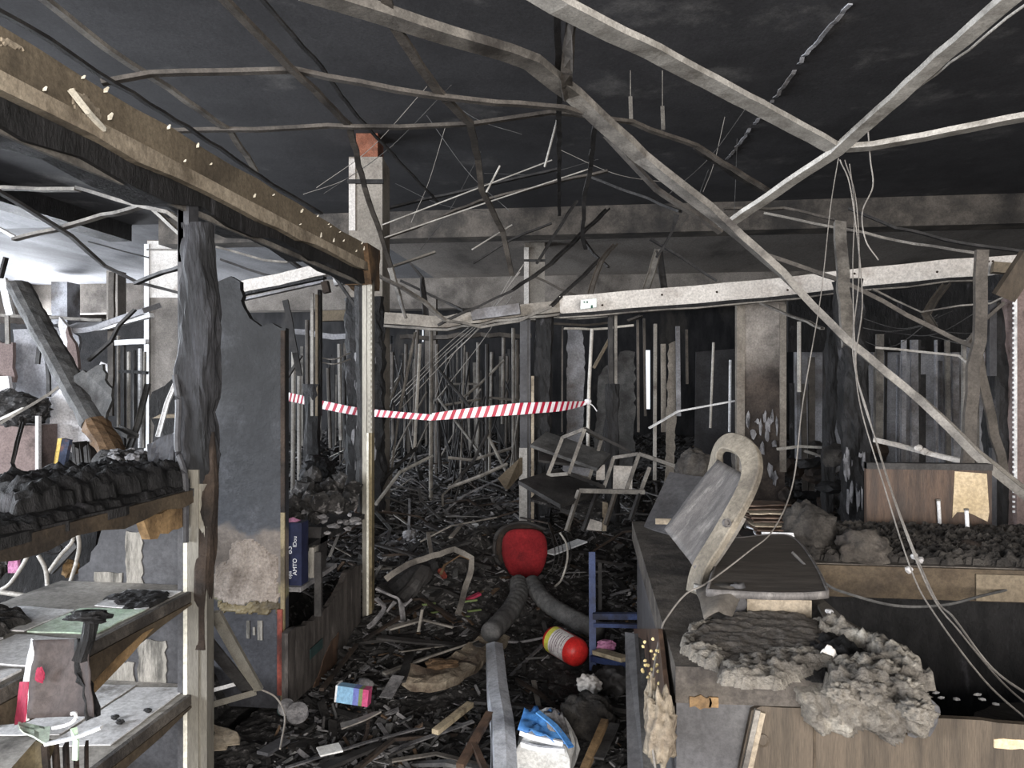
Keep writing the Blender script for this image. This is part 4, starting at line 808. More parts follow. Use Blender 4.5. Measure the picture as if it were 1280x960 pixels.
bar('dark strut forking from the hanging strut down to the corner post', 'brown_steel', .05, .02, [(1224, 446, 4.15), (1240, 520, 4.2), (1256, 592, 4.25)], name='strut', cat='strut', up=(0, 1, 0))
bar('grey strut hanging left of the wires to the long bent channel', 'grey_steel', .07, .03, [(1051, 276, 4.6), (1055, 340, 4.4), (1058, 400, 4.2), (1062, 432, 4.1)], name='strut', cat='strut', up=(0, 1, 0))
bar('short raking strut under the right end of the head beam', 'brown_steel', .055, .02, [(1184, 356, 5.2), (1170, 376, 5.1), (1158, 395, 5.0), (1166, 410, 4.9)], name='strut', cat='strut')
bar('raking strut between the hanging strut and the corner post', 'brown_steel', .05, .02, [(1212, 430, 4.6), (1232, 404, 4.5), (1254, 380, 4.5)], name='strut', cat='strut')
bar('thin curved strip between the slanting bar and the corner post', 'grey_steel', .022, .01, [(1090, 362, 4.8), (1118, 376, 4.8), (1152, 391, 4.7), (1200, 382, 4.6), (1240, 380, 4.5), (1256, 372, 4.45)], name='strip', cat='strip')
bar('pale thin rail at mid height right of the hanging wires', 'pale_post', .034, .015, [(1094, 436, 5.0), (1150, 441, 4.9), (1198, 445, 4.8), (1216, 460, 4.7)], name='rail', cat='rail')
bar('thin pale bar running from the pilaster to the long bent channel', 'grey_steel', .03, .015, [(946, 378, 6.0), (985, 394, 5.6), (1028, 412, 5.0)], name='rail', cat='rail')
bar('straight strip above the aisle, upper of two parallel lines', 'pale_steel', .012, .01, [(478, 281, 6.2), (585, 240, 6.2), (690, 200, 6.2)], name='thin_rod', kind='tube', cat='rod', jit=0)
bar('straight strip above the aisle, lower of two parallel lines', 'pale_steel', .012, .01, [(478, 298, 6.2), (600, 256, 6.2), (740, 210, 6.2)], name='thin_rod', kind='tube', cat='rod', jit=0)
bar('short bright rod hanging below the twisted strip', 'pale_steel', .014, .01, [(697, 148, 4.3), (681, 208, 4.7)], name='thin_rod', kind='tube', cat='rod', jit=0)
bar('short bright rod beside the snaking thin bar', 'pale_steel', .014, .01, [(625, 207, 5.2), (608, 240, 5.3)], name='thin_rod', kind='tube', cat='rod', jit=0)
bar('thin rod crossing in front of the rear beam near the centre', 'pale_steel', .014, .01, [(590, 312, 6.6), (640, 281, 6.8)], name='thin_rod', kind='tube', cat='rod', jit=0)
for k, (px, y0, y1) in enumerate(((788, 121, 154), (828, 133, 162))):
    q = W(px, y0, 5.4); a = V((q.x, q.y, CEIL)); G().bars([a, q], .006, .006, up=(0, 1, 0)).bar(q, W(px + 1, y1, 5.3), .028, .01, up=(0, 1, 0)).build('hanger_strap', 'grey_steel', label='short ceiling hanger strap, %s of the pair right of the bent channel' % ('left' if k == 0 else 'right'), cat='hanger')
g = G()
for p, q in (((1063, 5), (1040, 30)), ((1040, 30), (1012, 62)), ((1012, 62), (985, 100)), ((985, 100), (965, 128)), ((948, 148), (905, 205))):
    a, b = WZ(p[0], p[1], CEIL - .004), WZ(q[0], q[1], CEIL - .004); g.bars(smooth_path([a, b], .06, .012, p[0]), .03, .008)
g.build('plaster_crack', 'wall_grey', label='pale broken plaster seam running across the dark upper right ceiling', cat='seam')
for k, (l, m, w_, pts) in enumerate((
    ('dark bar sloping across the ceiling right of the long bent channel, upper', 'dark_steel', .04, [(870, 186, 5.0), (905, 212, 5.4), (950, 240, 5.8)]),
    ('dark bent bar under the rear beam, left end by the aisle post', 'dark_steel', .045, [(482, 262, 7.2), (560, 244, 7.1), (640, 226, 7.0), (700, 212, 6.9)]),
    ('dark bar rising from the door post past the bent hanging bar', 'dark_steel', .035, [(672, 330, 6.8), (700, 285, 6.9), (722, 252, 7.0)]),
    ('dark bar slanting under the rear beam toward the pale far column', 'dark_steel', .04, [(592, 330, 7.6), (640, 300, 7.6), (690, 280, 7.6)]),
    ('thin dark bar crossing behind the pale far column', 'brown_steel', .04, [(664, 345, 8), (700, 362, 8), (740, 378, 8)]),
    ('dark bar hanging from the rear beam toward the exit sign', 'dark_steel', .045, [(728, 300, 7.2), (742, 318, 7.1), (760, 335, 7)]),
    ('grey bar lying over the rear beam right of the long bent channel', 'brown_steel', .05, [(905, 262, 7), (980, 262, 7), (1045, 276, 6.8)]),
    ('long dark bar sagging below the rear beam at far right', 'dark_steel', .05, [(1060, 262, 6.4), (1120, 286, 6.2), (1200, 306, 6.0), (1290, 318, 5.8)]))):
    bar(l, m, w_, .02, pts, seed=k + 40)
# bars of the left bay
bar('flat pale bar at the left edge under the brown beam', 'grey_steel', .05, .02, [(-10, 237, 4.6), (50, 238, 4.5), (97, 239, 4.4)])
bar('pale bar continuing right to the front post under the brown beam', 'grey_steel', .04, .02, [(97, 237, 4.4), (150, 252, 4.2), (210, 269, 4.0), (226, 280, 4.0)])
bar('long dark bar slanting from the left edge to the front post', 'dark_steel', .042, .02, [(-8, 238, 4.4), (40, 266, 4.6), (88, 296, 4.8), (130, 335, 5.0), (172, 354, 5.1), (228, 369, 5.1)])
bar('pale bar crossing the long dark bar in the left bay', 'grey_steel', .045, .02, [(18, 301, 4.9), (70, 288, 4.8), (130, 272, 4.6), (176, 260, 4.4)])
bar('short bright bar at the left edge below the crossing', 'white_metal', .03, .02, [(-8, 284, 5.0), (20, 299, 4.9)])
bar('dark bar rising to the front post in the left bay', 'dark_steel', .036, .02, [(170, 356, 5.0), (205, 342, 4.8), (232, 333, 4.6)])
bar('thin dark strut falling from the pale bar to the front post', 'grey_steel', .03, .02, [(190, 262, 4.2), (228, 296, 4.0), (236, 306, 3.9)])
bar('thin wire-like bar across the left ceiling', 'dark_steel', .016, .01, [(110, 302, 8), (140, 310, 8), (186, 322, 8)], kind='tube')
bar('dark bar seen between front post and brown beam', 'dark_steel', .04, .02, [(318, 294, 5.4), (350, 318, 5.6), (380, 340, 5.8)])
bar('dark bar falling behind the white channel', 'dark_steel', .06, .02, [(276, 326, 6.6), (310, 338, 6.6), (346, 348, 6.6)])
bar('grey bar level below the brown beam', 'grey_steel', .03, .02, [(270, 310, 6.8), (330, 326, 6.8), (358, 329, 6.8), (378, 322, 6.8)])
bar('grey bar falling steeply onto the column beside the aisle post', 'dark_steel', .05, .02, [(398, 318, 5.4), (424, 356, 5.4), (450, 394, 5.4)])
t = thing('white_channel', W(352, 360, 5.7), 'bright white channel with metal track hanging between front and aisle posts', 'beam')
G().sweep(smooth_path([W(297, 361, 5.7), W(350, 350, 5.6), W(409, 337, 5.5)], .1, .004), [(-.04, -.045), (.04, -.045), (.04, .045), (-.04, .045)]).build('plasterboard', 'white_plaster', t)
G().bar(W(302, 375, 5.66), W(406, 352, 5.48), .05, .018).build('metal_track', 'wall_grey', t); G().bar(W(300, 369, 5.68), W(406, 347, 5.5), .055, .02).build('dark_gap', 'char', t)
G().bar(W(406, 352, 5.45), W(409, 366, 5.45), .05, .05).build('end_bracket', 'charred_brown', t)
G().sweep(smooth_path([W(418, 352, 5.6), W(450, 346, 5.6)], .1), [(-.04, -.035), (.04, -.035), (.04, .035), (-.04, .035)]).build('white_channel', 'white_metal', label='short white channel stub right of the longer one', cat='beam')
bar('brown lower rail far behind the door post', 'brown_steel', .13, .05, [(500, 424, 9.0), (560, 424, 9.0), (600, 420, 9.0), (664, 422, 9.0)], name='rail', cat='rail', jit=.02)
bar('brown rail left of the aisle post in the far bay', 'brown_board', .12, .12, [(402, 402, 8.5), (436, 401, 8.5)], name='rail', cat='rail')
bar('bluish burnt rail left of the aisle post', 'wall_grey', .10, .06, [(366, 418, 8.0), (400, 422, 8.0), (434, 424, 8.0)], name='rail', cat='rail', jit=.02)
for k, (m, pts) in enumerate((('pale_steel', [(688, 397, 6.6), (720, 400, 6.6), (764, 396, 6.5)]), ('brown_steel', [(690, 406, 7), (730, 408, 7), (765, 404, 7)]), ('pale_steel', [(705, 412, 7), (740, 413, 7), (792, 408, 7)]), ('brown_steel', [(786, 402, 6.9), (802, 396, 6.8)]))):
    bar(('pale rail just under the head beam right of the door post', 'brown rail second below the head beam right of the door post', 'pale thin rail lowest below the exit sign', 'short brown rail right of the dark double stud')[k], m, .045, .02, pts, name='rail', cat='rail')
# ================================================================ WIRES
def wire(label, m, r, pts, group=None): return G().tube(curve_path([W(*p) for p in pts], 7), r, 6).build('hanging_wire', m, label=label, cat='wire', group=group)
wire('hanging wire, leftmost of the bundle at right, ending by the counter front', 'grey_wire', .0027, [(1062, 205, 4.1), (1068, 260, 4), (1066, 330, 3.8), (1068, 420, 3.5), (1074, 500, 3.2), (1106, 610, 2.8), (1140, 715, 2.4), (1170, 770, 2.2), (1230, 850, 1.95), (1290, 905, 1.8)])
wire('hanging wire, middle of the bundle at right', 'grey_wire', .0027, [(1056, 200, 4.1), (1070, 250, 4), (1074, 340, 3.8), (1066, 440, 3.5), (1086, 520, 3.2), (1116, 620, 2.8), (1160, 735, 2.4), (1200, 790, 2.2), (1250, 850, 2.0), (1295, 890, 1.85)])
wire('hanging wire, rightmost of the bundle at right', 'grey_wire', .0034, [(1050, 200, 4.1), (1064, 240, 4), (1078, 370, 3.8), (1070, 460, 3.5), (1098, 560, 3.1), (1124, 640, 2.8), (1166, 742, 2.4), (1192, 772, 2.25), (1240, 835, 2.05), (1295, 875, 1.9)])
wire('kinked wire hanging right of the upper right junction', 'grey_wire', .004, [(1085, 162, 4.3), (1088, 200, 4.3), (1091, 233, 4.3), (1078, 265, 4.3), (1082, 300, 4.3), (1098, 325, 4.3)])
wire('single wire from the junction past the chair down the counter side', 'grey_wire', .0027, [(1048, 198, 4.2), (1038, 260, 4.1), (1026, 370, 3.9), (1004, 500, 3.4), (992, 600, 3.0), (968, 660, 2.7), (935, 690, 2.45), (885, 728, 2.25), (858, 742, 2.2), (835, 770, 2.12), (826, 790, 2.06), (816, 850, 1.9), (815, 920, 1.72), (822, 980, 1.62)])
wire('slack dark cable slung across the hollow of the counter', 'hose_grey', .005, [(990, 690, 2.5), (1030, 728, 2.45), (1060, 742, 2.45), (1120, 757, 2.5), (1180, 756, 2.55), (1230, 744, 2.65), (1290, 730, 2.8)])
for k, pts in enumerate(([(490, 500, 8), (560, 430, 7.6), (610, 390, 7.2), (640, 345, 6.8)], [(492, 503, 8), (556, 440, 7.6), (606, 395, 7.2), (650, 340, 6.8)], [(495, 507, 8.2), (548, 452, 7.7), (596, 408, 7.2), (634, 366, 6.8)], [(470, 545, 7.4), (548, 460, 7.4), (600, 408, 7.2), (655, 330, 6.7)], [(545, 500, 8.5), (600, 430, 7.8), (640, 370, 7)], [(540, 510, 8.8), (562, 450, 8), (600, 410, 7.6)])):
    wire('slanting pale wire of the bundle stretched left of the door post', 'grey_wire', .005, pts, group='slanting wires left of the door post')
for k in range(14):
    x0 = R.uniform(480, 1000); y0 = R.uniform(190, 300); D = R.uniform(5.5, 8.5); dx = R.uniform(-160, 160)
    a = W(x0, y0, D); a.z = CEIL; b = W(x0 + dx, y0, D); b.z = R.uniform(2.9, 3.85)
    G().tube(curve_path([a, a.lerp(b, .5) + V((0, 0, -.08)), b], 8), .003, 5).build('hanging_wire', 'hose_grey' if k % 3 else 'grey_wire', label='thin dark loose wire hanging under the sooty ceiling', cat='wire', group='loose wires under the ceiling')
for k in range(6):
    x0 = R.uniform(1000, 1200); wire('faint drooping wire in the dark right of the hanging bundle', 'hose_grey', .004, [(x0, R.uniform(395, 420), 6.5), (x0 + 60, R.uniform(410, 435), 6.3), (x0 + 120, R.uniform(380, 410), 6.2)], group='drooping wires at right')
for pts, l in (([(400, 447, 6.0), (418, 449, 6.0), (438, 441, 6.2)], 'upper'), ([(398, 452, 6.0), (418, 455, 6.0), (438, 449, 6.2)], 'lower')): wire('slack wire strung left of the charred column, %s of two' % l, 'grey_wire', .005, pts)
# ================================================================ BARRIER TAPE
def tape(label, pts, wd, n=90, su=1.0, wob=.004):
    P = [V(p[0]) for p in pts]; path = curve_path(P, max(2, n // len(P))); hs = [p[1] for p in pts]
    g = G(); m = len(path); uv = []; L = 0
    for i, p in enumerate(path):
        f = i / (m - 1) * (len(hs) - 1); k = min(int(f), len(hs) - 2); h = hs[k] + (hs[k + 1] - hs[k]) * (f - k)
        if i: L += (p - path[i - 1]).length
        o = V((0, wob * math.sin(i * .9), 0)); g.v += [p + o - V((0, 0, h / 2)), p - o + V((0, 0, h / 2))]; uv += [(L, 0), (L, 1)]
    for i in range(m - 1): g.f.append((2 * i, 2 * i + 2, 2 * i + 3, 2 * i + 1))
    o = g.build('barrier_tape', tape_mat(su), label=label, cat='tape')
    lay = o.data.uv_layers.new(name='UVMap')
    for l in o.data.loops: lay.data[l.index].uv = uv[l.vertex_index]
    s_ = o.modifiers.new('thickness', 'SOLIDIFY'); s_.thickness = .0008
    return o
def tape_mat(su):
    m = bpy.data.materials.new('striped_tape'); m.use_nodes = True; N = m.node_tree.nodes; L = m.node_tree.links; p = N['Principled BSDF']
    u = N.new('ShaderNodeUVMap'); s_ = N.new('ShaderNodeSeparateXYZ'); L.new(u.outputs[0], s_.inputs[0])
    a = N.new('ShaderNodeMath'); a.operation = 'MULTIPLY'; a.inputs[1].default_value = su; L.new(s_.outputs[0], a.inputs[0])
    b = N.new('ShaderNodeMath'); b.operation = 'MULTIPLY_ADD'; b.inputs[1].default_value = -.45; L.new(s_.outputs[1], b.inputs[0]); L.new(a.outputs[0], b.inputs[2])
    f = N.new('ShaderNodeMath'); f.operation = 'FRACT'; L.new(b.outputs[0], f.inputs[0])
    g = N.new('ShaderNodeMath'); g.operation = 'LESS_THAN'; g.inputs[1].default_value = .46; L.new(f.outputs[0], g.inputs[0])
    x = N.new('ShaderNodeMix'); x.data_type = 'RGBA'; x.inputs[6].default_value = lin((232, 228, 231)); x.inputs[7].default_value = lin((172, 30, 58)); L.new(g.outputs[0], x.inputs[0])
    L.new(x.outputs[2], p.inputs['Base Color']); p.inputs['Roughness'].default_value = .45
    return m
tape('red and white barrier tape stretched across the door opening to the thin pole', [(W(540, 521, 6.0), .06), (W(590, 516, 6.05), .085), (W(650, 511, 6.1), .10), (W(700, 508, 6.3), .085), (W(725, 505, 6.5), .05), (W(736, 503, 6.55), .02)], .1, su=14)
tape('red and white barrier tape sagging left of the door opening to the charred column', [(W(398, 505, 6.4), .075), (W(445, 514, 6.3), .07), (W(490, 518, 6.1), .055), (W(540, 522, 6.0), .05)], .07, su=15)
tape('short blurred piece of barrier tape beside the sooty end panel', [(W(352, 494, 6.6), .08), (W(384, 501, 6.5), .075)], .08, su=24)
g = G().bars(curve_path([W(735, 503, 6.57), W(741, 507, 6.55), W(746, 514, 6.55)]), .03, .006).blob(W(735, 502, 6.56), (.03, .03, .03), .3, 2, 1)
g.build('tape_knot', 'tape_white', label='white knotted tape end on the thin pole', cat='tape')
bar('bright bent strip sloping from the pilaster down to the rack', 'white_metal', .028, .015, [(919, 502, 6.6), (848, 515, 6.6), (812, 536, 6.5)], name='strip', cat='strip', jit=0)
# ================================================================ AISLE: things in the rubble
t = thing('office_chair_back', W(655, 725, 4.9), 'red padded chair back sitting upright in the rubble', 'chair')
c = W(656, 692, 4.85); n_ = V((.10, -1, -.12)).normalized(); ux = V((0, 0, 1)).cross(n_).normalized() * -1; ux = V((1, .1, 0)).normalized(); uz = V((0, -.12, 1)).normalized()
out = []
for k in range(40):
    an = 2 * math.pi * k / 40; cs, sn = math.cos(an), math.sin(an); e = 2 / 3.4
    x = .152 * math.copysign(abs(cs) ** e, cs); z = .172 * math.copysign(abs(sn) ** e, sn)
    x *= 1.0 if z > 0 else 1 - .25 * (-z / .172); out.append((x, z))
def pad(scale, d0, bul, m, name, dx=0):
    g = G(); rings = 7; vs = []; fs = []
    for r_ in range(rings + 1):
        f = r_ / rings
        for x, z in out:
            rib = .006 * math.cos(x * f * 62) if bul > .015 else 0
            vs.append(c + V((dx, 0, 0)) + ux * x * f * scale + uz * z * f * scale + V((0, -1, 0)) * (d0 + bul * (1 - f ** 3) + rib * (1 - f ** 2)))
    for r_ in range(rings):
        for k in range(40): fs.append((r_ * 40 + k, r_ * 40 + (k + 1) % 40, (r_ + 1) * 40 + (k + 1) % 40, (r_ + 1) * 40 + k))
    nb = len(vs)
    for x, z in out: vs.append(c + V((dx, 0, 0)) + ux * x * scale + uz * z * scale + V((0, .035 - d0, 0)))
    for k in range(40): fs.append((rings * 40 + k, rings * 40 + (k + 1) % 40, nb + (k + 1) % 40, nb + k))
    fs.append(tuple(range(nb, nb + 40)))
    return g.add(vs, fs).build(name, m, t, smooth=True)
pad(1, .02, .035, 'red_fabric', 'cushion'); pad(1.12, -.05, .01, 'charred_brown', 'back_shell', -.035)
G().tube(curve_path([c + V((-.16, .05, -.12)), c + V((-.21, .03, -.02)), c + V((-.2, .02, .1)), c + V((-.14, .03, .17)), c + V((0, .04, .2)), c + V((.14, .03, .16))]), .014, 8).build('frame_hoop', 'dark_steel', t)
for pts, r_, lab in (([W(648, 728, 4.5), W(648, 745, 4.35), W(636, 766, 4.15), W(612, 792, 3.9)], .056, 'fat grey corrugated hose, left of the pair under the red chair back'),
                     ([W(664, 728, 4.5), W(680, 750, 4.3), W(706, 768, 4.15), W(750, 790, 3.95)], .052, 'fat grey corrugated hose, right of the pair under the red chair back')):
    P = curve_path(pts, 14); G().tube(P, r_, 14, scales=[1 + .05 * math.sin(i * 1.9) for i in range(len(P))]).build('hose', 'hose_grey', label=lab, cat='hose', smooth=True)
P = curve_path([W(618, 812, 3.75), W(619, 830, 3.5), W(622, 870, 3.12), W(628, 915, 2.82), W(630, 985, 2.5)], 6)
G().sweep(P, [(-.043, -.025), (.043, -.025), (.043, .03), (.0, .042), (-.043, .03)], twist=.25).build('bent_duct', 'duct_white', label='bent grey and white sheet duct running to the bottom edge', cat='duct')
# fire extinguisher
p, q = W(688, 797, 3.92), W(727, 819, 3.70)
t = thing('fire_extinguisher', W(708, 826, 3.8), 'red fire extinguisher lying on its side in the rubble', 'extinguisher')
L_ = (q - p).length; r0 = .073
G().lathe(p, q, [(-.02, .02), (0, .045), (.06, .066), (.14, r0), (.80, r0), (.88, .070), (.95, .058), (1.0, .036), (1.02, .012)], 32).build('cylinder', 'red_paint', t, smooth=True)
def wrap(u0, u1, m, name, a0, a1, dr=.0012, lab=None, par=None):
    d = (q - p).normalized(); a_ = d.orthogonal().normalized(); b_ = d.cross(a_); cdir = (cam.location - p).normalized(); base = math.atan2(cdir.dot(b_), cdir.dot(a_)); vs = []; fs = []; n = 16
    for u in (u0, u1):
        for k in range(n + 1):
            an = base + a0 + (a1 - a0) * k / n; vs.append(p + d * u * L_ + (r0 + dr) * (math.cos(an) * a_ + math.sin(an) * b_))
    for k in range(n): fs.append((k, k + 1, n + 2 + k, n + 1 + k))
    return G().add(vs, fs).build(name, m, par or t, smooth=True, label=lab)
wrap(.15, .28, 'label_yellow', 'yellow_label', -1.1, 1.25); wl = wrap(.28, .74, 'label_white', 'white_label', -1.1, 1.25)
for u, a0, a1 in ((.34, -.9, 1.0), (.40, -.7, .9), (.47, -.8, .8), (.52, -.5, .4), (.60, -.6, .7), (.66, -.8, .2)): wrap(u, u + .018, 'label_ink', 'printed_line', a0, a1, .0022, par=wl)
d = (p - q).normalized(); G().lathe(p, p + d * .05, [(0, .02), (.6, .02), (1, .012)], 12).bar(p + d * .03 + V((0, 0, .01)), p + d * .10 + V((.02, 0, .05)), .022, .008).build('valve', 'dark_steel', t)
# white and blue plastic package
t = thing('plastic_package', W(682, 950, 2.75), 'crumpled white and blue plastic package at the bottom of the aisle', 'package')
B = [W(645, 932, 2.72), W(712, 944, 2.66), W(722, 915, 2.82), W(700, 890, 3.0), W(655, 892, 3.0)]
g = G(); n = len(B); vs = []; ctr = sum(B, V()) / n
for lay, (sc_, dz) in enumerate(((.92, -.05), (1.04, .0), (1.0, .05), (.82, .085), (.4, .10))):
    for k in range(n * 5):
        i = k // 5; b = B[i].lerp(B[(i + 1) % n], (k % 5) / 5); pp = ctr + (b - ctr) * sc_; pp.z = .12 + dz + .014 * noise.noise(pp * 22) ; pp += noise.noise_vector(pp * 17) * .012; vs.append(pp)
m_ = n * 5; fs = [tuple(range(m_ - 1, -1, -1)), tuple(range(4 * m_, 5 * m_))]
for l in range(4):
    for k in range(m_): fs.append((l * m_ + k, l * m_ + (k + 1) % m_, (l + 1) * m_ + (k + 1) % m_, (l + 1) * m_ + k))
g.add(vs, fs).build('white_wrap', 'plastic_white', t)
zt = .215
g = grid_sheet(W(647, 912, 2.70), W(716, 936, 2.65), W(702, 893, 2.83), W(655, 887, 2.83), 12, 10, .02, 5, 3, .004, .004); g.build('blue_film', 'plastic_blue', t, smooth=True)
grid_sheet(W(684, 908, 2.72), W(716, 936, 2.62), W(704, 895, 2.80), W(680, 888, 2.82), 8, 8, .02, 5, 6, .004, .006).build('clear_film', 'ash_chip', t, smooth=True)
G().bars(curve_path([W(672, 890, 2.76), W(694, 908, 2.70), W(714, 934, 2.60)]), .022, .006).build('blue_band', 'plastic_blue', t)
G().bars(curve_path([W(650, 915, 2.72), W(670, 922, 2.70), W(704, 930, 2.66)]), .012, .02).build('fold', 'white_sheet', t)
G().bars(curve_path([W(652, 930, 2.70), W(675, 936, 2.66), W(706, 938, 2.64)]), .014, .018).build('fold', 'white_sheet', t)
G().tube(curve_path([W(655, 893, 2.84), W(664, 890, 2.84), W(668, 898, 2.82), W(660, 906, 2.8), W(652, 902, 2.82), W(655, 893, 2.84)]), .004, 6).build('printed_ring', 'print_blue', t)
# blue rack frame beside the counter
t = thing('blue_trestle', W(745, 835, 3.7), 'blue metal trestle frame standing between extinguisher and counter', 'trestle')
G().bar(W(740, 690, 3.85), W(741, 838, 3.70), .035, .02, up=(0, 1, 0)).build('leg', 'blue_metal', t)
G().bar(W(741, 770, 3.75), W(824, 770, 3.70), .03, .03).build('rail', 'blue_metal', t); G().bar(W(742, 781, 3.75), W(824, 783, 3.70), .022, .02).build('rail', 'blue_metal', t)
G().bar(W(742, 822, 3.70), W(790, 832, 3.5), .05, .03).build('foot_rail', 'blue_metal', t); G().bar(W(741, 700, 3.84), W(790, 708, 4.0), .03, .012).build('brace', 'dark_steel', t)
G().bar(W(750, 762, 3.9), W(750, 700, 3.9), .02, .01, up=(0, 1, 0)).build('brace', 'dark_steel', t)
G().bar(W(746, 814, 3.68), W(782, 824, 3.5), .06, .02).build('plank_piece', 'straw_wood', label='short pale plank piece behind the blue trestle leg', cat='plank')
G().blob(W(758, 806, 3.72), (.05, .04, .025), .35, 3, 4).build('pink_rag', 'pink_cloth', label='faded pink rag behind the blue trestle leg', cat='rag')
t = thing('printed_carton', W(440, 890, 3.1), 'small light blue and pink printed carton lying in the rubble', 'box')
A, Bq = W(420, 878, 3.12), W(459, 884, 3.06); d = (Bq - A); 
def slab_part(u0, u1, m, name, th=.0):
    a_, b_ = A + d * u0, A + d * u1; up_ = V((0, .02, .064)); G().prism([a_, b_, b_ + up_, a_ + up_], (0, .05 + th, -.005)).build(name, m, t)
slab_part(-.06, 0, 'white_sheet', 'end_flap'); slab_part(0, .52, 'print_blue', 'blue_face'); slab_part(.52, .70, 'print_violet', 'violet_face'); slab_part(.70, .82, 'print_green', 'green_face'); slab_part(.82, 1, 'print_pink', 'pink_face')
# upholstered slab and other pieces of the foreground rubble
P = curve_path([W(508, 846, 3.5), W(530, 852, 3.5), (W(556, 846, 3.55)), W(592, 822, 3.8), W(622, 798, 4.05)], 6)
g = G().sweep(P, [(-.075, -.02), (.075, -.02), (.085, .02), (.04, .035), (-.02, .025), (-.08, .03)], up=(0, 0, 1))
for i in range(len(g.v)): g.v[i] = g.v[i] + noise.noise_vector(g.v[i] * 14) * .022
g.build('burnt_cushion', 'burnt_foam', label='curled burnt foam slab with pale torn end in the aisle', cat='cushion')
G().blob(W(552, 830, 3.62), (.08, .05, .018), .5, 3, 3).build('rust_scrap', 'rust_brown', label='rusty orange scrap beside the curled foam slab', cat='scrap')
def piece(name, m, label, cat, a, b, w_, h_, twist=0, group=None, mid=None):
    pts = [W(*a)] + ([W(*mid)] if mid else []) + [W(*b)]; return G().bars(curve_path(pts, 4) if mid else pts, w_, h_, twist=twist).build(name, m, label=label, cat=cat, group=group)
piece('wooden_batten', 'straw_wood', 'pale straight wooden batten lying left of the bent duct', 'batten', (544, 915, 2.9), (588, 880, 3.15), .032, .02)
piece('wooden_batten', 'brown_wood', 'brown batten leaning from the bottom edge, longer of the crossed pair', 'batten', (575, 958, 2.6), (612, 892, 2.9), .03, .02)
piece('wooden_batten', 'brown_wood', 'brown splintered batten, lower of the crossed pair at the bottom', 'batten', (612, 975, 2.5), (592, 930, 2.72), .022, .02)
piece('wooden_batten', 'gold_wood', 'yellowish raw batten leaning at the bottom right of the aisle', 'batten', (728, 968, 2.5), (756, 902, 2.85), .028, .022)
piece('metal_strip', 'hose_grey', 'grey metal strip lying right of the yellowish batten', 'strip', (748, 948, 2.6), (768, 905, 2.9), .04, .008)
piece('metal_strip', 'grey_steel', 'flat grey strip lying below the small printed carton', 'strip', (426, 908, 2.95), (472, 890, 3.05), .05, .006, .3, mid=(450, 900, 2.98))
piece('metal_strip', 'grey_steel', 'long grey strip running toward the curled foam slab', 'strip', (480, 842, 3.5), (614, 796, 4.05), .028, .01, .5, mid=(545, 818, 3.75))
piece('metal_strip', 'ash_chip', 'pale strip from the foam slab to the extinguisher', 'strip', (618, 800, 4.0), (684, 796, 4.05), .03, .012, .4, mid=(650, 802, 4.0))
piece('metal_strip', 'ash_chip', 'wide short ash-grey strip left of the foam slab', 'strip', (482, 872, 3.25), (498, 845, 3.4), .06, .006)
piece('perforated_strip', 'grey_steel', 'short perforated strip lying right of the aisle post foot', 'strip', (486, 786, 3.9), (528, 774, 4.0), .04, .01)
piece('thin_rod', 'grey_steel', 'thin rod lying right of the short perforated strip', 'rod', (530, 775, 4.0), (566, 784, 3.9), .014, .01)
piece('thin_rod', 'grey_steel', 'thin upright rod crossing the short perforated strip', 'rod', (523, 790, 3.9), (528, 762, 3.95), .014, .01)
piece('loose_board', 'charred_brown', 'thin bar leaning by the foot of the low cabinet', 'bar', (402, 862, 3.35), (446, 806, 3.9), .02, .015)
piece('paper_scrap', 'plastic_white', 'white paper scrap lying low at the left of the aisle', 'paper', (398, 940, 2.78), (426, 934, 2.82), .07, .006)
piece('broken_tile', 'grey_panel', 'narrow grey tile shard behind the white paper scrap', 'tile', (328, 942, 2.72), (356, 925, 2.85), .05, .012)
G().prism(rag([W(266, 938, 2.6), W(298, 930, 2.68), W(296, 915, 2.75), W(285, 910, 2.78), W(266, 905, 2.78)], .012, .03, 2), (0, .01, -.008)).build('burnt_paper', 'tan_board', label='singed beige paper with burn holes beside the front post', cat='paper')
for k, (a, b, D, s) in enumerate(((372, 893, 3.05, .045), (358, 886, 3.1, .035))): 
    c_ = W(a, b, D); G().lathe(c_, c_ + V((.004, -.012, .02)), [(0, s), (1, s * .96)], 20).build('ash_disc', 'ash_chip', label=('ash-grey disc lying at the end of the bent wire, front one', 'ash-grey disc lying behind the front one near the bent wire')[k], cat='disc')
G().blob(W(352, 888, 3.1), (.02, .02, .02), .2, 2, 2).build('clear_cup', 'teal_print', label='small bluish cup at the foot of the low cabinet', cat='cup')
for k, (a, b, D, s, m, l) in enumerate(((736, 856, 3.3, .055, 'white_plaster', 'white plaster chunk below the extinguisher'), (722, 882, 3.1, .05, 'ash_chip', 'grey ash lump left of the dark round bundle'), (734, 895, 3.0, .11, 'dark_crust', 'dark round bundle right of the plastic package'), (765, 850, 3.4, .08, 'dark_steel', 'dark rounded lump below the blue trestle'), (456, 856, 3.4, .038, 'ash_chip', 'grey stone-like lump above the printed carton'), (512, 668, 5.6, .05, 'ash_chip', 'pale lump far up the aisle'), (704, 812, 4.2, .03, 'ash_chip', 'small ash lump behind the extinguisher'))):
    G().blob(W(a, b, D), (s, s * .9, s * .75), .35, 4, k + 11, 2.2).build('lump', m, label=l, cat='lump', smooth=True)
for k, (a, b) in enumerate(((528, 756), (538, 766), (580, 752), (585, 764), (582, 771))):
    G().bar(W(a, b, 4.3), W(a + 16, b - 2, 4.35), .014, .01).build('green_strip', 'print_green', label='faded green strip in the black rubble left of the hoses', cat='strip', group='green strips in the rubble')
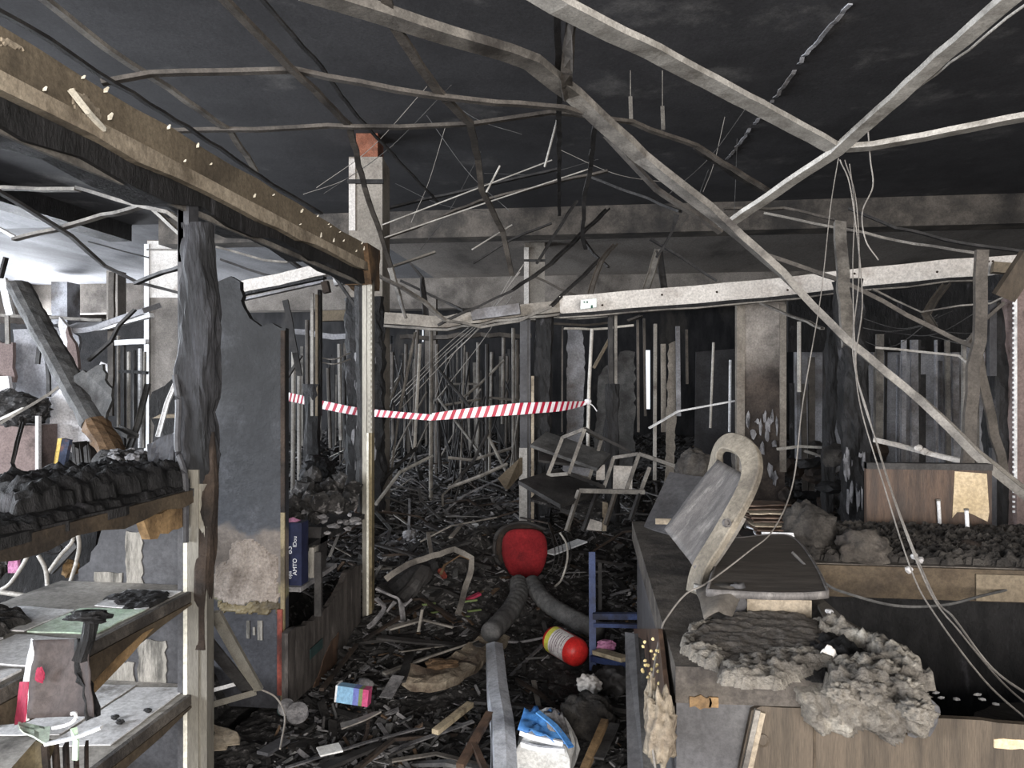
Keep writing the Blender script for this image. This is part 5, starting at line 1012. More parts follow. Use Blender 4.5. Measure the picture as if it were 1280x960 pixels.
piece('red_scrap', 'crimson_card', 'small red scrap beside the green strips', 'scrap', (583, 750, 4.35), (600, 742, 4.4), .03, .015)
piece('red_scrap', 'red_tube', 'rust red bent scrap under the arched strip', 'scrap', (550, 712, 4.5), (556, 722, 4.45), .03, .02)
# arched perforated strip and twisted strips by the aisle post
t = thing('arched_strip', W(530, 720, 4.4), 'arched perforated metal strip standing over the heap right of the aisle post', 'strip')
P = smooth_path([W(482, 724, 4.2), W(510, 705, 4.3), W(568, 686, 4.5), W(590, 697, 4.5), W(589, 712, 4.45), W(578, 748, 4.3), W(572, 768, 4.2)], .05, .003); G().bars(P, .035, .006, up=(.3, -1, .5)).build('strip', 'grey_steel', t)
G().bars(smooth_path([W(589, 700, 4.5), W(575, 694, 4.5), W(556, 706, 4.5), W(551, 718, 4.45)], .04), .02, .006).build('return_leg', 'rust_brown', t)
for k, pts in enumerate(([(470, 735, 4.1), (488, 744, 4.1), (500, 752, 4.1), (504, 775, 4.05)], [(470, 748, 4.05), (480, 760, 4.0), (470, 775, 3.95), (460, 784, 3.95)], [(484, 764, 4.1), (494, 752, 4.1)], [(504, 757, 4.1), (514, 750, 4.15)])):
    G().bars(curve_path([W(*p) for p in pts], 5), .035 if k == 0 else .024, .012, twist=.8).build('twisted_strip', 'ash_chip', label=('thick twisted ash-grey strip right of the aisle post foot', 'thin curled strip wrapping the aisle post foot', 'short twisted strip between the curled ones', 'stub of twisted strip pointing to the black heap')[k], cat='strip')
G().lump([W(486, 742, 4.35), W(510, 720, 4.45), W(535, 706, 4.6)], .16, .12, .4, 3, 12).build('charred_log', 'char', label='charred log under the arched strip', cat='log')
G().lump([W(500, 752, 4.25), W(520, 730, 4.35), W(532, 712, 4.45)], .09, .08, .4, 7, 10).build('charred_log', 'dark_steel', label='grey flaking log in front of the charred one under the arched strip', cat='log')
piece('white_paper', 'white_sheet', 'folded white sheet standing left of the red chair back', 'paper', (592, 655, 5.4), (604, 682, 5.2), .07, .006)
piece('white_paper', 'white_sheet', 'white sheet lying right of the red chair back', 'paper', (686, 692, 4.9), (728, 676, 5.1), .10, .01)
piece('grey_sheet', 'grey_panel', 'grey metal sheet edge sticking out left of the folded white sheet', 'sheet', (562, 665, 5.3), (600, 690, 5.0), .06, .012)
t = thing('wire_guard', W(700, 700, 4.8), 'bent fan guard wires right of the red chair back', 'guard')
for k in range(5): G().tube(curve_path([W(688 + k * 5, 668, 4.85), W(694 + k * 5, 690, 4.8), W(690 + k * 5, 710, 4.75), W(684 + k * 5, 718, 4.75)]), .003, 5).build('guard_wire', 'dark_steel', t)
G().tube(curve_path([W(700, 666, 4.85), W(708, 680, 4.8), W(709, 700, 4.75), (W(702, 724, 4.7)), W(694, 733, 4.65)]), .007, 7).build('guard_rim', 'pale_steel', t)
# ================================================================ RACK of bent angle iron left of the counter
t = thing('wire_rack', W(750, 660, 5.2), 'collapsed rack of bent square metal frames left of the counter', 'rack')
D0 = 5.3
def fr(name, pts, D=D0, w_=.024, m='grey_steel'):
    for a, b in zip(pts, pts[1:]): G().bar(W(a[0], a[1], D + (a[2] if len(a) > 2 else 0)), W(b[0], b[1], D + (b[2] if len(b) > 2 else 0)), w_, w_).build(name, m, t)
fr('frame_bar', [(703, 547), (731, 536, -.1), (752, 549, .25)]); fr('frame_bar', [(703, 547), (684.7, 594), (711, 592, -.1), (731, 536, -.1)]); fr('frame_bar', [(752, 549, .25), (736, 599, .25), (711, 592, -.1)])
fr('long_rail', [(731, 536, -.1), (790, 566), (846, 583, -.2)], w_=.02, m='dark_steel'); fr('long_rail', [(711, 592, -.1), (755, 609)], w_=.026, m='dark_steel')
fr('frame_bar', [(767, 572), (799, 567, -.1), (783, 612, -.1)]); fr('frame_bar', [(767, 572), (755, 609)]); fr('frame_bar', [(799, 567, -.1), (846, 583, -.2)], w_=.026)
fr('frame_bar', [(724, 613, -.3), (806, 615, -.35)], w_=.03); fr('frame_bar', [(724, 613, -.3), (708, 664, -.4)]); fr('frame_bar', [(746, 616, -.3), (729, 664, -.4)], m='dark_steel'); fr('frame_bar', [(769, 617, -.32), (757, 656, -.4)], m='brown_steel'); fr('frame_bar', [(799, 617, -.35), (788, 650, -.4)], m='dark_steel')
fr('frame_bar', [(812, 584, -.2), (800, 616, -.2), (790, 646, -.2)])
t = thing('slat_shelf', W(715, 570, 5.5), 'sloping burnt shelf boards inside the collapsed rack', 'shelf')
G().bar(W(673, 549, 5.6), W(755, 578, 5.4), .30, .025, up=(0, -.3, 1)).build('shelf_board', 'hose_grey', t)
G().bar(W(673, 570, 5.5), W(740, 578, 5.5), .2, .02, up=(0, -.3, 1)).build('shelf_board', 'dark_steel', t)
G().bar(W(673, 595, 5.3), W(726, 624, 5.0), .4, .03, up=(0, -.2, 1)).build('shelf_board', 'dark_steel', t)
G().bar(W(672, 615, 5.5), W(760, 640, 5.3), .3, .02, up=(0, -.3, 1)).build('shelf_board', 'rubble', t)
def board(label, m, quad, D, th=.02, name='panel_board', jag=0): 
    q = [W(a, b, D) for a, b in quad]; return G().prism(rag(q, jag, .05, 3) if jag else q, (0, th, 0)).build(name, m, label=label, cat='board')
board('white board standing behind the rack frames at right', 'white_plaster', [(766, 612), (790, 614), (791, 583), (767, 582)], 5.6)
board('white board piece at the left of the rack frames, upper', 'white_plaster', [(745, 600), (756, 600), (756, 581), (746, 582)], 5.6)
board('grey board behind the upper rack frame', 'wall_grey', [(703, 592), (738, 596), (738, 576), (704, 572)], 5.75)
board('cream board low behind the rack next to a wooden upright', 'white_plaster', [(730, 662), (752, 664), (753, 640), (733, 636)], 5.3)
board('raw wooden upright low in the rack', 'tan_board', [(753, 664), (758, 664), (760, 629), (753, 627)], 5.2)
board('dark grey board low left behind the rack', 'hose_grey', [(700, 640), (730, 650), (730, 632), (702, 626)], 5.6)
t = thing('leaning_board', W(640, 620, 6.0), 'brown board leaning against the central door post', 'board'); G().prism([W(622, 598, 5.9), W(632, 612, 5.8), W(650, 592, 6.1), (W(650, 572, 6.2))], (.02, .02, 0)).build('board', 'brown_board', t)
# ================================================================ FAR CLUTTER
rr = random.Random(21)
# charred sticks and bent bars lying over the rubble, one by one
sticks = []
for i in range(12):
    L_, s = rr.uniform(.2, .85), rr.uniform(.006, .018); g = G(); a = V((-L_ / 2, 0, s)); b = V((L_ / 2, 0, s)); m_ = V((rr.uniform(-.1, .1), rr.uniform(-.08, .08), s + rr.uniform(0, .06)))
    g.bars([a, a.lerp(m_, .6), m_, m_.lerp(b, .5), b], s * rr.uniform(1.2, 3.2), s * rr.uniform(.5, 1.6)); sticks.append(g.build('charred_stick', ('char_chip', 'hose_grey', 'charred_brown', 'ash_chip', 'dark_steel', 'grey_steel')[i % 6], loc=(0, 0, 0)))
used = set()
def strew(label, group, n, px0, px1, D0, D1, first=None, up=.03, tilt=.25):
    for k in range(n):
        i = rr.randrange(12)
        for _ in range(30):
            p = W(rr.uniform(px0, px1), 480, D0 * (D1 / D0) ** rr.random())
            if not clear_of(p, .12) or (p.x > .1 and p.y < 3.9) or (-2.0 < p.x < -1.2 and p.y < 4.5): continue
            break
        o = sticks[i] if i not in used else sticks[i].copy()
        if i in used: col.objects.link(o)
        used.add(i)
        o.location = (p.x, p.y, hgt(p.x, p.y) + up * rr.random()); o.rotation_euler = (rr.uniform(-.2, .2), rr.uniform(-tilt, tilt), rr.uniform(0, 6.28)); tag(o, label, 'debris', group)
strew('charred stick lying in the black rubble of the near aisle', 'charred sticks in the near aisle', 45, 420, 800, 2.8, 5.2)
strew('charred stick or bar tangled in the rubble beyond the aisle post', 'charred sticks in the middle distance', 130, 380, 860, 5.2, 8.5, up=.18, tilt=.45)
strew('charred stick or bar tangled in the far rubble', 'charred sticks in the far rubble', 60, 370, 700, 8.5, 14, up=.3, tilt=.6)
strew('charred stick lying in the rubble of the left bay', 'charred sticks in the left bay', 40, 0, 220, 4.5, 9, up=.2, tilt=.4)
# standing rods and ruined rack posts in the hall beyond the partition
def rod(pts, r, m, label, group=None, name='rack_rod', cat='rod'): return G().tube([W(*p) for p in pts], r, 6).build(name, m, label=label, cat=cat, group=group)
lab = 'thin upright rod of the wrecked racks in the hall beyond the partition'; grp = 'upright rack rods in the far hall'
for px, y0, y1, D in ((538, 400, 625, 7.5), (547, 430, 600, 9), (560, 440, 560, 10.5), (578, 425, 560, 9.5), (598, 428, 555, 9.5), (607, 430, 600, 7.8), (629, 420, 530, 9.2), (640, 410, 590, 8.2), (646, 425, 575, 8.4), (520, 412, 545, 8.2), (506, 430, 560, 9.6), (490, 440, 570, 10), (548, 505, 590, 8.2), (586, 440, 520, 11), (615, 440, 545, 11), (568, 470, 560, 12), (633, 445, 560, 12)):
    rod([(px + rr.uniform(-2, 2), y0, D), (px + rr.uniform(-3, 3), y1, D)], .013 + .001 * D, rr.choice(['dark_steel', 'grey_steel', 'brown_steel', 'grey_steel']), lab, grp)
for px, y0, y1, D in ((367, 440, 620, 6.6), (374, 470, 600, 7), (384, 400, 520, 6.5), (400, 455, 560, 7.5), (410, 460, 560, 8.5), (424, 430, 550, 8), (430, 445, 560, 8.5)):
    rod([(px, y0, D), (px + rr.uniform(-4, 4), y1, D)], .014 + .001 * D, rr.choice(['dark_steel', 'pale_post', 'brown_steel']), 'thin upright rod between the sooty end panel and the charred column', 'upright rods left of the column')
for pts in ([(519, 415, 7), (498, 520, 7), (488, 600, 6.8)], [(525, 430, 7.2), (518, 560, 7), (518, 562, 7)], [(500, 470, 7.5), (462, 560, 7)], [(547, 460, 7.6), (580, 500, 7.4), (605, 530, 7.3)], [(630, 450, 8), (600, 480, 8), (575, 500, 8)], [(610, 540, 7), (590, 580, 6.8), (575, 595, 6.6)], [(610, 545, 7), (625, 575, 6.8), (634, 592, 6.6)], [(560, 610, 6.3), (600, 595, 6.3), (634, 580, 6.4)], [(478, 600, 6.5), (520, 560, 7)], [(470, 630, 6), (500, 590, 6.5), (540, 570, 7)], [(612, 500, 8), (612, 590, 7.6)], [(552, 507, 8.4), (612, 497, 8.4), (652, 501, 8.4)], [(552, 520, 8.2), (600, 510, 8.2), (650, 505, 8.2)], [(560, 480, 9.5), (596, 480, 9.5)], [(548, 498, 8.4), (580, 540, 8), (606, 575, 7.6)], [(640, 560, 7), (590, 575, 7), (560, 572, 7)]):
    rod(pts, .016, rr.choice(['grey_steel', 'dark_steel', 'grey_steel', 'pale_steel']), 'slanting rod of the wrecked racks left of the door post', 'slanting rack rods in the far hall')
for k in range(34):                                                     # rods fallen at all angles
    px = rr.uniform(470, 660); D = rr.uniform(7, 12); a_ = W(px, rr.uniform(430, 500), D); q = W(px + rr.uniform(-70, 70), 480, D + rr.uniform(-1, 1)); q.z = hgt(q.x, q.y)
    G().tube([a_, a_.lerp(q, .5) + V((0, 0, rr.uniform(-.05, .05))), q], .011, 5).build('rack_rod', rr.choice(['dark_steel', 'grey_steel', 'char', 'dark_steel']), label='slanting rod of the wrecked racks left of the door post', cat='rod', group='slanting rack rods in the far hall')
for k in range(110):                                                     # hanging shreds and uprights near the far wall
    px = rr.uniform(375, 660); D = rr.uniform(11, 17); y0 = rr.uniform(425, 470); q = W(px + rr.uniform(-6, 6), 480, D); q.z = hgt(q.x, q.y) - .02
    G().bar(W(px, y0 if k % 3 else rr.uniform(470, 520), D), q, rr.uniform(.015, .06), .02, up=(0, 1, 0)).build('burnt_upright', rr.choice(['dark_steel', 'dark_steel', 'char', 'grey_steel', 'brown_steel', 'char']), label='burnt upright or hanging shred in the dark rear of the hall', cat='upright', group='burnt uprights at the rear')
# uprights at the right of the door post
for px, px1, y0, y1, D, m, l in ((797, 800, 400, 540, 7, 'brown_steel', 'brown stud right of the dark double stud, first'), (805, 808, 398, 520, 8, 'brown_steel', 'brown stud leaning behind the first one'), (819, 823, 405, 600, 7.2, 'pale_post', 'pale stud right of the bright window slit'), (829, 835, 430, 540, 8.4, 'column_plaster', 'pale board strip right of the pale stud'), (847, 852, 408, 520, 8, 'wall_grey', 'grey stud left of the two bright rods'), (858, 861, 412, 480, 8, 'brown_steel', 'dark stud left of the pilaster'), (703, 705, 408, 540, 8, 'brown_steel', 'thin stud before the hanging grey panel')):
    t = G().add([], []); p0, p1 = W(px, y0, D), W(px + rr.uniform(-2, 2), y1, D); t.bar(p0, p1, (px1 - px) / F * D, .05, up=(0, 1, 0)).build('wall_stud', m, label=l, cat='stud')
rod([(892, 428, 7.2), (890, 480, 7.2), (888, 535, 7.2)], .013, 'pale_steel', 'bright thin rod left of the pilaster, left one'); rod([(913, 450, 7), (912, 540, 7)], .014, 'white_metal', 'bright thin rod left of the pilaster, right one')
rod([(999, 402, 6.2), (999, 490, 6.2)], .018, 'pale_steel', 'bright short rod hanging right of the pilaster')
board('grey smoke-stained panel hanging left of the tape pole', 'wall_grey', [(708, 598), (726, 598), (729, 520), (731, 440), (727, 412), (709, 412)], 9.0, .03, jag=.01)
board('grey panel leaning under the head beam between pole and double stud', 'hose_grey', [(740, 598), (792, 598), (794, 440), (775, 440), (748, 470)], 9.2, .03, jag=.02)
board('dark panel behind the two bright rods', 'grey_panel', [(868, 604), (918, 604), (918, 436), (870, 440)], 8.6, .03)
piece('raking_board', 'brown_board', 'raking board beside the tape pole in the opening', 'board', (742, 460, 8.2), (764, 420, 8.2), .1, .03)
board('curled pale wall piece right of the window slit', 'column_plaster', [(831, 606), (842, 606), (846, 490), (846, 425), (836, 430)], 8.2, .03, jag=.01)
# studs of the back wall at right
for k in range(15):
    px = 1092 + k * 9.2 + rr.uniform(-5, 5); D = 8.4 + rr.uniform(-.5, .5); q = W(px + rr.uniform(-2, 2), 600, D); q.z = hgt(q.x, q.y); G().bar(W(px, 425 + rr.uniform(-8, 45) * (k % 2), D), q, rr.uniform(.02, .08), .04, up=(0, 1, 0)).build('wall_stud', rr.choice(['grey_steel', 'dark_steel', 'pale_post', 'wall_grey']), label='vertical metal stud in the dark back wall behind the brown board', cat='stud', group='studs of the back wall')
for k in range(7):
    px = 985 + k * 15 + rr.uniform(-6, 6); q = W(px + rr.uniform(-3, 3), 600, 8.2); q.z = hgt(q.x, q.y); G().bar(W(px, 420 + rr.uniform(0, 60), 8.2), q, rr.uniform(.03, .08), .04, up=(0, 1, 0)).build('wall_stud', rr.choice(['dark_steel', 'brown_steel', 'char']), label='dark wall stud between the pilaster and the thick charred post', cat='stud', group='studs right of the pilaster')
board('charred board covering the upper back wall at right', 'char', [(985, 440), (1235, 440), (1240, 352), (985, 360)], 8.6, .05)
bar('pale rail falling right behind the brown board', 'white_plaster', .06, .03, [(1092, 552, 5.4), (1150, 566, 5.2), (1208, 580, 5.0)], name='rail', cat='rail')
bar('pale curved rail right of the pilaster', 'pale_steel', .035, .02, [(972, 563, 6.0), (1000, 560, 6.0), (1032, 561, 6.0)], name='rail', cat='rail')
bar('second grey rail below the curved one right of the pilaster', 'grey_steel', .04, .02, [(1005, 565, 6.1), (1034, 574, 6.0)], name='rail', cat='rail')
for k, (a, b) in enumerate(((1148, 560), (1155, 564))): G().blob(W(a, b, 5.1), (.03, .02, .025), .3, 2, k).build('plaster_crumb', 'white_plaster', label='white plaster lump on the pale falling rail', cat='lump', group='lumps on the falling rail')
for k in range(40):
    p = W(rr.uniform(975, 1100), rr.uniform(555, 640), rr.uniform(5.6, 7.4)); G().blob(p, (rr.uniform(.05, .14), .08, rr.uniform(.04, .10)), .5, 2, k).build('charred_lump', rr.choice(['char', 'char', 'dark_crust', 'charred_brown']), label='charred lump in the dark heap between pilaster and charred post', cat='lump', group='charred lumps right of the pilaster')
# ================================================================ between end panel and column
t = thing('charred_post', W(390, 580, 6.0), 'double metal stud with charred stump behind the sooty end panel', 'post')
vpost(388, 391.5, 366, 520, 5.9, .03).build('stud_leaf', 'pale_post', t); vpost(394, 397, 368, 520, 5.9, .03).build('stud_leaf', 'brown_board', t); vpost(397, 401, 362, 520, 5.95, .05).build('stud_back', 'char', t)
G().lump([W(390, 590, 5.95), W(390, 540, 5.95), W(391, 480, 5.95)], .12, .1, .4, 5, 10, up=(0, 1, 0)).build('charred_stump', 'char', t)
G().blob(W(396, 590, 5.6), (.13, .12, .13), .35, 4, 3).build('charred_lump', 'char', label='big black cinder lump at the foot of the double stud', cat='lump')
bar('wavy hanging strip beside the sooty end panel', 'dark_steel', .045, .015, [(356, 375, 5.5), (362, 400, 5.5), (368, 440, 5.5), (374, 470, 5.6)], name='strip', cat='strip', up=(0, 1, 0))
bar('short bar leaning by the end panel', 'dark_steel', .04, .02, [(361, 472, 6), (378, 445, 6)], name='strip', cat='strip')
G().lump([W(455, 640, 4.9), W(452, 625, 5.0), W(448, 612, 5.1)], .12, .1, .3, 3, 10).build('scorched_stump', 'brown_wood', label='rounded scorched stump at the foot of the charred column', cat='stump')
# ================================================================ LEFT BAY
def wp(label, m, quad, D, jag=.02, th=.04, name='wall_panel', cat='wall panel', seed=3): return G().prism(rag([W(a, b, D) for a, b in quad], jag, .08, seed), (0, th, 0)).build(name, m, label=label, cat=cat)
wp('grey and white flaked wall panel at the left edge', 'wall_grey', [(20, 500), (96, 508), (98, 420), (60, 408), (16, 412)], 7.6)
wp('brown stained wall strip at the left edge', 'mauve_panel', [(-30, 482), (17, 478), (16, 428), (-30, 425)], 7.3)
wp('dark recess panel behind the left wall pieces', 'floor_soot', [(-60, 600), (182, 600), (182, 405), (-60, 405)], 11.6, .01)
wp('bright white wall piece with peeled ragged edge behind the fallen beam', 'wall_white', [(60, 560), (120, 582), (126, 500), (112, 474), (86, 460), (72, 474), (64, 515)], 6.6, .05, seed=7)
wp('small bright wall piece between fallen beam and rack rods', 'wall_white', [(120, 484), (136, 482), (136, 456), (126, 452)], 7.4, .03, seed=5)
wp('bright wall sliver at the left edge above the cinder heap', 'wall_white', [(-20, 494), (16, 492), (10, 470), (-20, 466)], 7.2, .03, seed=8)
wp('tall pale wall corner behind the fallen beam', 'wall_white', [(72, 480), (84, 500), (86, 410), (74, 396)], 7.2, .02)
wp('rusty pink plaster piece right of the tall wall corner', 'mauve_panel', [(82, 450), (98, 462), (94, 430), (84, 408)], 7.0, .02)
wp('white wall strip under the peeled piece', 'wall_white', [(58, 548), (72, 558), (74, 500), (66, 500)], 6.8, .03, seed=9)
wp('mauve lower wall piece right of the tilted board', 'mauve_panel', [(112, 585), (142, 590), (140, 552), (112, 540)], 6.3, .03)
t = thing('wall_cabinet', W(20, 590, 6.2), 'mauve brown cabinet at the left edge with a white edge strip', 'cabinet')
vpost(-20, 44, 532, 592, 6.2, .3).build('front', 'mauve_panel', t); vpost(44, 48, 520, 592, 6.19, .04).build('white_edge', 'wall_white', t)
G().blob(W(20, 512, 6.3), (.3, .2, .14), .4, 4, 5).build('cinder_heap', 'rubble', label='heap of cinders on the cabinet at the left edge', cat='heap')
t = thing('fallen_beam', W(85, 470, 5.2), 'sooty beam fallen diagonally across the left bay with a broken brown end', 'beam')
G().lump([W(24, 358, 5.8), W(50, 408, 5.6), W(85, 470, 5.3), W(118, 530, 5.0)], .17, .12, .10, 3, 12).build('shaft', 'hose_grey', t)
G().lump([W(118, 528, 5.0), W(134, 555, 4.9), W(146, 578, 4.8)], .17, .12, .25, 6, 12).build('broken_end', 'rust_brown', t)
G().prism(rag([W(92, 470, 5.2), W(128, 455, 5.2), W(140, 500, 5.0), W(128, 540, 5.0), W(112, 520, 5.1)], .02, .05, 2), (0, .03, 0)).build('gusset', 'hose_grey', t)
t = thing('tilted_board', W(72, 610, 4.6), 'tilted board with yellow edge standing in the left bay rubble', 'board')
G().prism([W(66, 614, 4.6), W(74, 612, 4.62), W(87, 550, 4.8), W(76, 548, 4.78)], (.0, .03, 0)).build('face', 'book_blue', t); G().prism([W(62, 612, 4.59), W(66, 614, 4.6), W(77, 548, 4.78), W(72, 548, 4.77)], (0, .03, 0)).build('yellow_edge', 'book_yellow', t)
for k in range(5): G().prism([W(92 + k * 5, 598, 4.9), W(96 + k * 5, 597, 4.9), W(93 + k * 5, 556 + (k % 3) * 5, 4.95), W(89 + k * 5, 553 + (k % 2) * 6, 4.95)], (0, .15, 0)).build('burnt_book', 'dark_steel', label='burnt dark book standing in a row right of the tilted board', cat='book', group='row of burnt books in the left bay')
for k, (px, y0, y1, m) in enumerate(((148, 420, 590, 'grey_steel'), (155, 430, 560, 'dark_steel'), (161, 440, 590, 'pale_steel'), (168, 438, 540, 'dark_steel'), (175, 436, 560, 'white_metal'), (181, 440, 560, 'grey_steel'))): rod([(px, y0, 7.2), (px + rr.uniform(-2, 2), y1, 7.0)], .018, m, 'upright rack rod in the left bay beside the broad pale column', 'rack rods in the left bay')
bar('white rail on top of the rack rods in the left bay', 'white_metal', .06, .05, [(145, 432, 7.1), (184, 430, 7.1)], name='rail', cat='rail')
bar('black mesh rail across the rack rods in the left bay', 'char', .05, .03, [(150, 466, 7.05), (184, 468, 7.05)], name='rail', cat='rail')
t = thing('light_fitting', W(140, 408, 7.2), 'long pale fallen light fitting across the left bay', 'light')
G().bars(curve_path([W(86, 410, 7.4), W(120, 408, 7.3), W(150, 398, 7.2), W(190, 385, 7.0)], 5), .22, .05, up=(0, -.4, 1)).build('reflector', 'wall_grey', t); G().bars(curve_path([W(90, 414, 7.3), W(130, 410, 7.2), W(160, 402, 7.1), W(190, 394, 6.95)], 5), .05, .04).build('tube', 'white_metal', t)
bar('grey rail at the left end of the light fitting', 'grey_steel', .07, .03, [(-10, 396, 7.5), (50, 398, 7.5), (130, 402, 7.4)], name='rail', cat='rail')
bar('dark curved bar before the light fitting rising to the column', 'dark_steel', .035, .02, [(112, 452, 5.6), (140, 428, 5.6), (150, 408, 5.6), (170, 388, 5.6)], name='strip', cat='strip')
bar('dark post under the light fitting', 'brown_steel', .06, .03, [(139, 340, 7.4), (138, 420, 7.3), (137, 520, 7.2)], name='upright', cat='upright', up=(0, 1, 0))
bar('bent white post at the left edge', 'white_metal', .07, .03, [(2, 348, 6.6), (8, 378, 6.6), (12, 394, 6.6)], name='upright', cat='upright', up=(0, 1, 0)); bar('thin post under the bent white post', 'grey_steel', .04, .02, [(8, 394, 6.6), (9, 430, 6.6)], name='upright', cat='upright', up=(0, 1, 0))
bar('dark strip end above the bent white post', 'dark_steel', .05, .02, [(9, 322, 6.4), (2, 348, 6.4)], name='strip', cat='strip')
bar('pale diagonal rod from the left edge across the cabinet', 'grey_steel', .03, .02, [(-4, 534, 5.4), (40, 508, 5.5), (84, 478, 5.6)], name='thin_rod', cat='rod'); bar('second diagonal rod close below the first at the left edge', 'pale_steel', .02, .02, [(-4, 528, 5.6), (30, 512, 5.6)], name='thin_rod', cat='rod')
bar('thin leaning rod before the mauve cabinet', 'dark_steel', .025, .02, [(30, 528, 5.3), (16, 580, 5.2), (28, 620, 5)], name='thin_rod', cat='rod')
bar('dark upright rod before the white wall pieces', 'dark_steel', .035, .02, [(58, 430, 6.4), (60, 470, 6.3), (60, 496, 6.3)], name='thin_rod', cat='rod'); bar('short dark strip hanging left of the dark upright rod', 'dark_steel', .04, .02, [(50, 418, 6.6), (46, 455, 6.6)], name='strip', cat='strip')
bar('bright curved strip left of the front post', 'white_metal', .022, .01, [(224, 470, 3.6), (210, 505, 3.5), (198, 546, 3.4)], name='strip', cat='strip')
bar('grey strip leaning among the rack rods', 'hose_grey', .045, .02, [(186, 480, 5.4), (174, 530, 5.3), (162, 562, 5.2)], name='strip', cat='strip'); bar('flat grey piece at the end of the fallen beam', 'hose_grey', .09, .03, [(142, 536, 5.2), (166, 548, 5.1)], name='strip', cat='strip')
t = thing('charred_shelf', W(120, 640, 4.9), 'black burnt shelf row standing behind the charred upper shelf in the left bay', 'shelf')
a_, b_ = W(40, 600, 5.0), W(226, 600, 4.6); G().box((a_.x, 4.1, .82), (b_.x, 5.0, .87)).build('top_board', 'char', t); G().box((a_.x, 4.95, .1), (b_.x, 5.0, .82)).build('back_board', 'char', t)
for x_ in (a_.x, (a_.x + b_.x) / 2, b_.x - .03): G().box((x_, 4.12, .1), (x_ + .03, 4.95, .82)).build('side_board', 'char', t)
c_ = W(160, 590, 4.5); G().blob((c_.x, c_.y, .93), (.34, .3, .20), .3, 4, 3).build('cinder_heap', 'rubble', label='cinder heap topped with pale ash lumps behind the charred upper shelf', cat='heap')
for k in range(14):
    G().blob(W(rr.uniform(140, 180), rr.uniform(564, 576), rr.uniform(4.35, 4.65)), (.035, .03, .025), .5, 2, k).build('plaster_lump', 'ash_chip', label='pale ash lump behind the charred upper shelf', cat='lump', group='ash lumps behind the upper shelf')
board('dark board edge across the column beside the front post', 'tan_board', [(190, 523), (226, 522), (226, 518), (200, 518)], 4.5, .2)
board('black panel left of the front post below the pale column', 'char', [(190, 600), (228, 600), (228, 470), (206, 482), (190, 490)], 4.7, .03, jag=.02)
# ================================================================ goods on and before the near left shelves
for row, (xa, xb) in enumerate(((-1.66, -1.46), (-1.90, -1.68))):
    for k, (ya, yb) in enumerate(((2.18, 2.38), (1.93, 2.16), (1.70, 1.90), (1.46, 1.67))):
        if row and k == 0: continue
        q = [(xa + rr.uniform(-.02, .02), ya + rr.uniform(-.02, .02), .8205), (xb + rr.uniform(-.01, .02), ya + rr.uniform(-.03, .02), .8205), (xb + rr.uniform(-.02, .02), yb + rr.uniform(-.03, .01), .8205), (xa + rr.uniform(-.02, .02), yb + rr.uniform(-.02, .0), .8205)]
        G().prism(rag(q, .004, .05, k + row), (0, 0, .003 + .001 * k)).build('paper_sheet', 'green_sheet' if (row, k) == (0, 1) else 'shelf_pale_paper', label='%s sheet on the middle shelf, %s from the end board in the %s row' % ('pale green' if (row, k) == (0, 1) else 'white', ('nearest', 'second', 'third', 'fourth')[k], 'front' if row == 0 else 'back'), cat='paper')
for k, (xa, xb, ya, yb) in enumerate(((-1.88, -1.66, 2.02, 2.42), (-1.645, -1.46, 1.98, 2.42))):
    q = [(xa, ya, .4605), (xb, ya + .03, .4605), (xb, yb, .4605), (xa, yb - .02, .4605)]; G().prism(rag(q, .003, .06, k), (0, 0, .003)).build('paper_sheet', 'shelf_pale_paper', label=('white sheet at the back of the low shelf', 'white sheet at the front of the low shelf')[k], cat='paper')
crust(G(), (0, 0, .822), (1, 0, 0), (0, 1, 0), [(lambda p: (p.x, p.y))(WZ(a, b, .822)) for a, b in ((130, 748), (160, 740), (205, 740), (214, 746), (190, 758), (160, 762), (140, 752))], .012, .01, 2, .8).build('soot_patch', 'char', label='patch of black cinders at the end of the middle shelf', cat='cinders')
for k, (a, b) in enumerate(((144, 896), (185, 888), (150, 902))): G().blob(WZ(a, b, .472), (.014, .01, .008), .4, 2, k).build('cinder_crumb', 'char', label='black crumb on the white sheets of the low shelf', cat='crumb', group='crumbs on the low shelf')
# scorched carton hanging in front
t = thing('scorched_carton', W(75, 905, 1.6), 'scorched curled carton with crimson and white edge at the lower left', 'box')
grid_sheet(W(38, 898, 1.62), W(118, 896, 1.56), W(112, 798, 1.62), W(44, 800, 1.68), 14, 12, .010, 3, 2, .003, -.02).build('front_wall', 'scorched_box', t, smooth=True)
grid_sheet(W(21, 905, 1.70), W(38, 900, 1.62), W(44, 800, 1.68), W(40, 798, 1.74), 4, 10, .004, 3, 4, .003).build('side_wall', 'plastic_white', t, smooth=True)
grid_sheet(W(20.5, 906, 1.695), W(33, 902, 1.635), W(37, 852, 1.66), W(26, 852, 1.70), 3, 6, .003, 3, 4, .003).build('crimson_side', 'crimson_card', t)
grid_sheet(W(110, 900, 1.57), W(122, 896, 1.60), W(100, 800, 1.66), W(92, 800, 1.64), 5, 10, .02, 4, 7, .004).build('charred_flap', 'char', t)
G().lump([W(100, 826, 1.6), W(108, 800, 1.6), W(112, 775, 1.62), (W(108, 768, 1.62))], .03, .03, .5, 3, 8, up=(0, 1, 0)).build('melted_stem', 'char', t)
G().blob(W(112, 770, 1.62), (.05, .03, .012), .5, 3, 4).build('melted_top', 'char', t)
G().blob(W(50, 844, 1.63), (.011, .004, .018), .3, 3, 4).build('red_print', 'crimson_card', t)
grid_sheet(W(24, 914, 1.60), W(60, 932, 1.54), W(62, 910, 1.62), W(22, 905, 1.66), 6, 4, .004, 3, 2, .003).build('pale_rim', 'green_sheet', t)
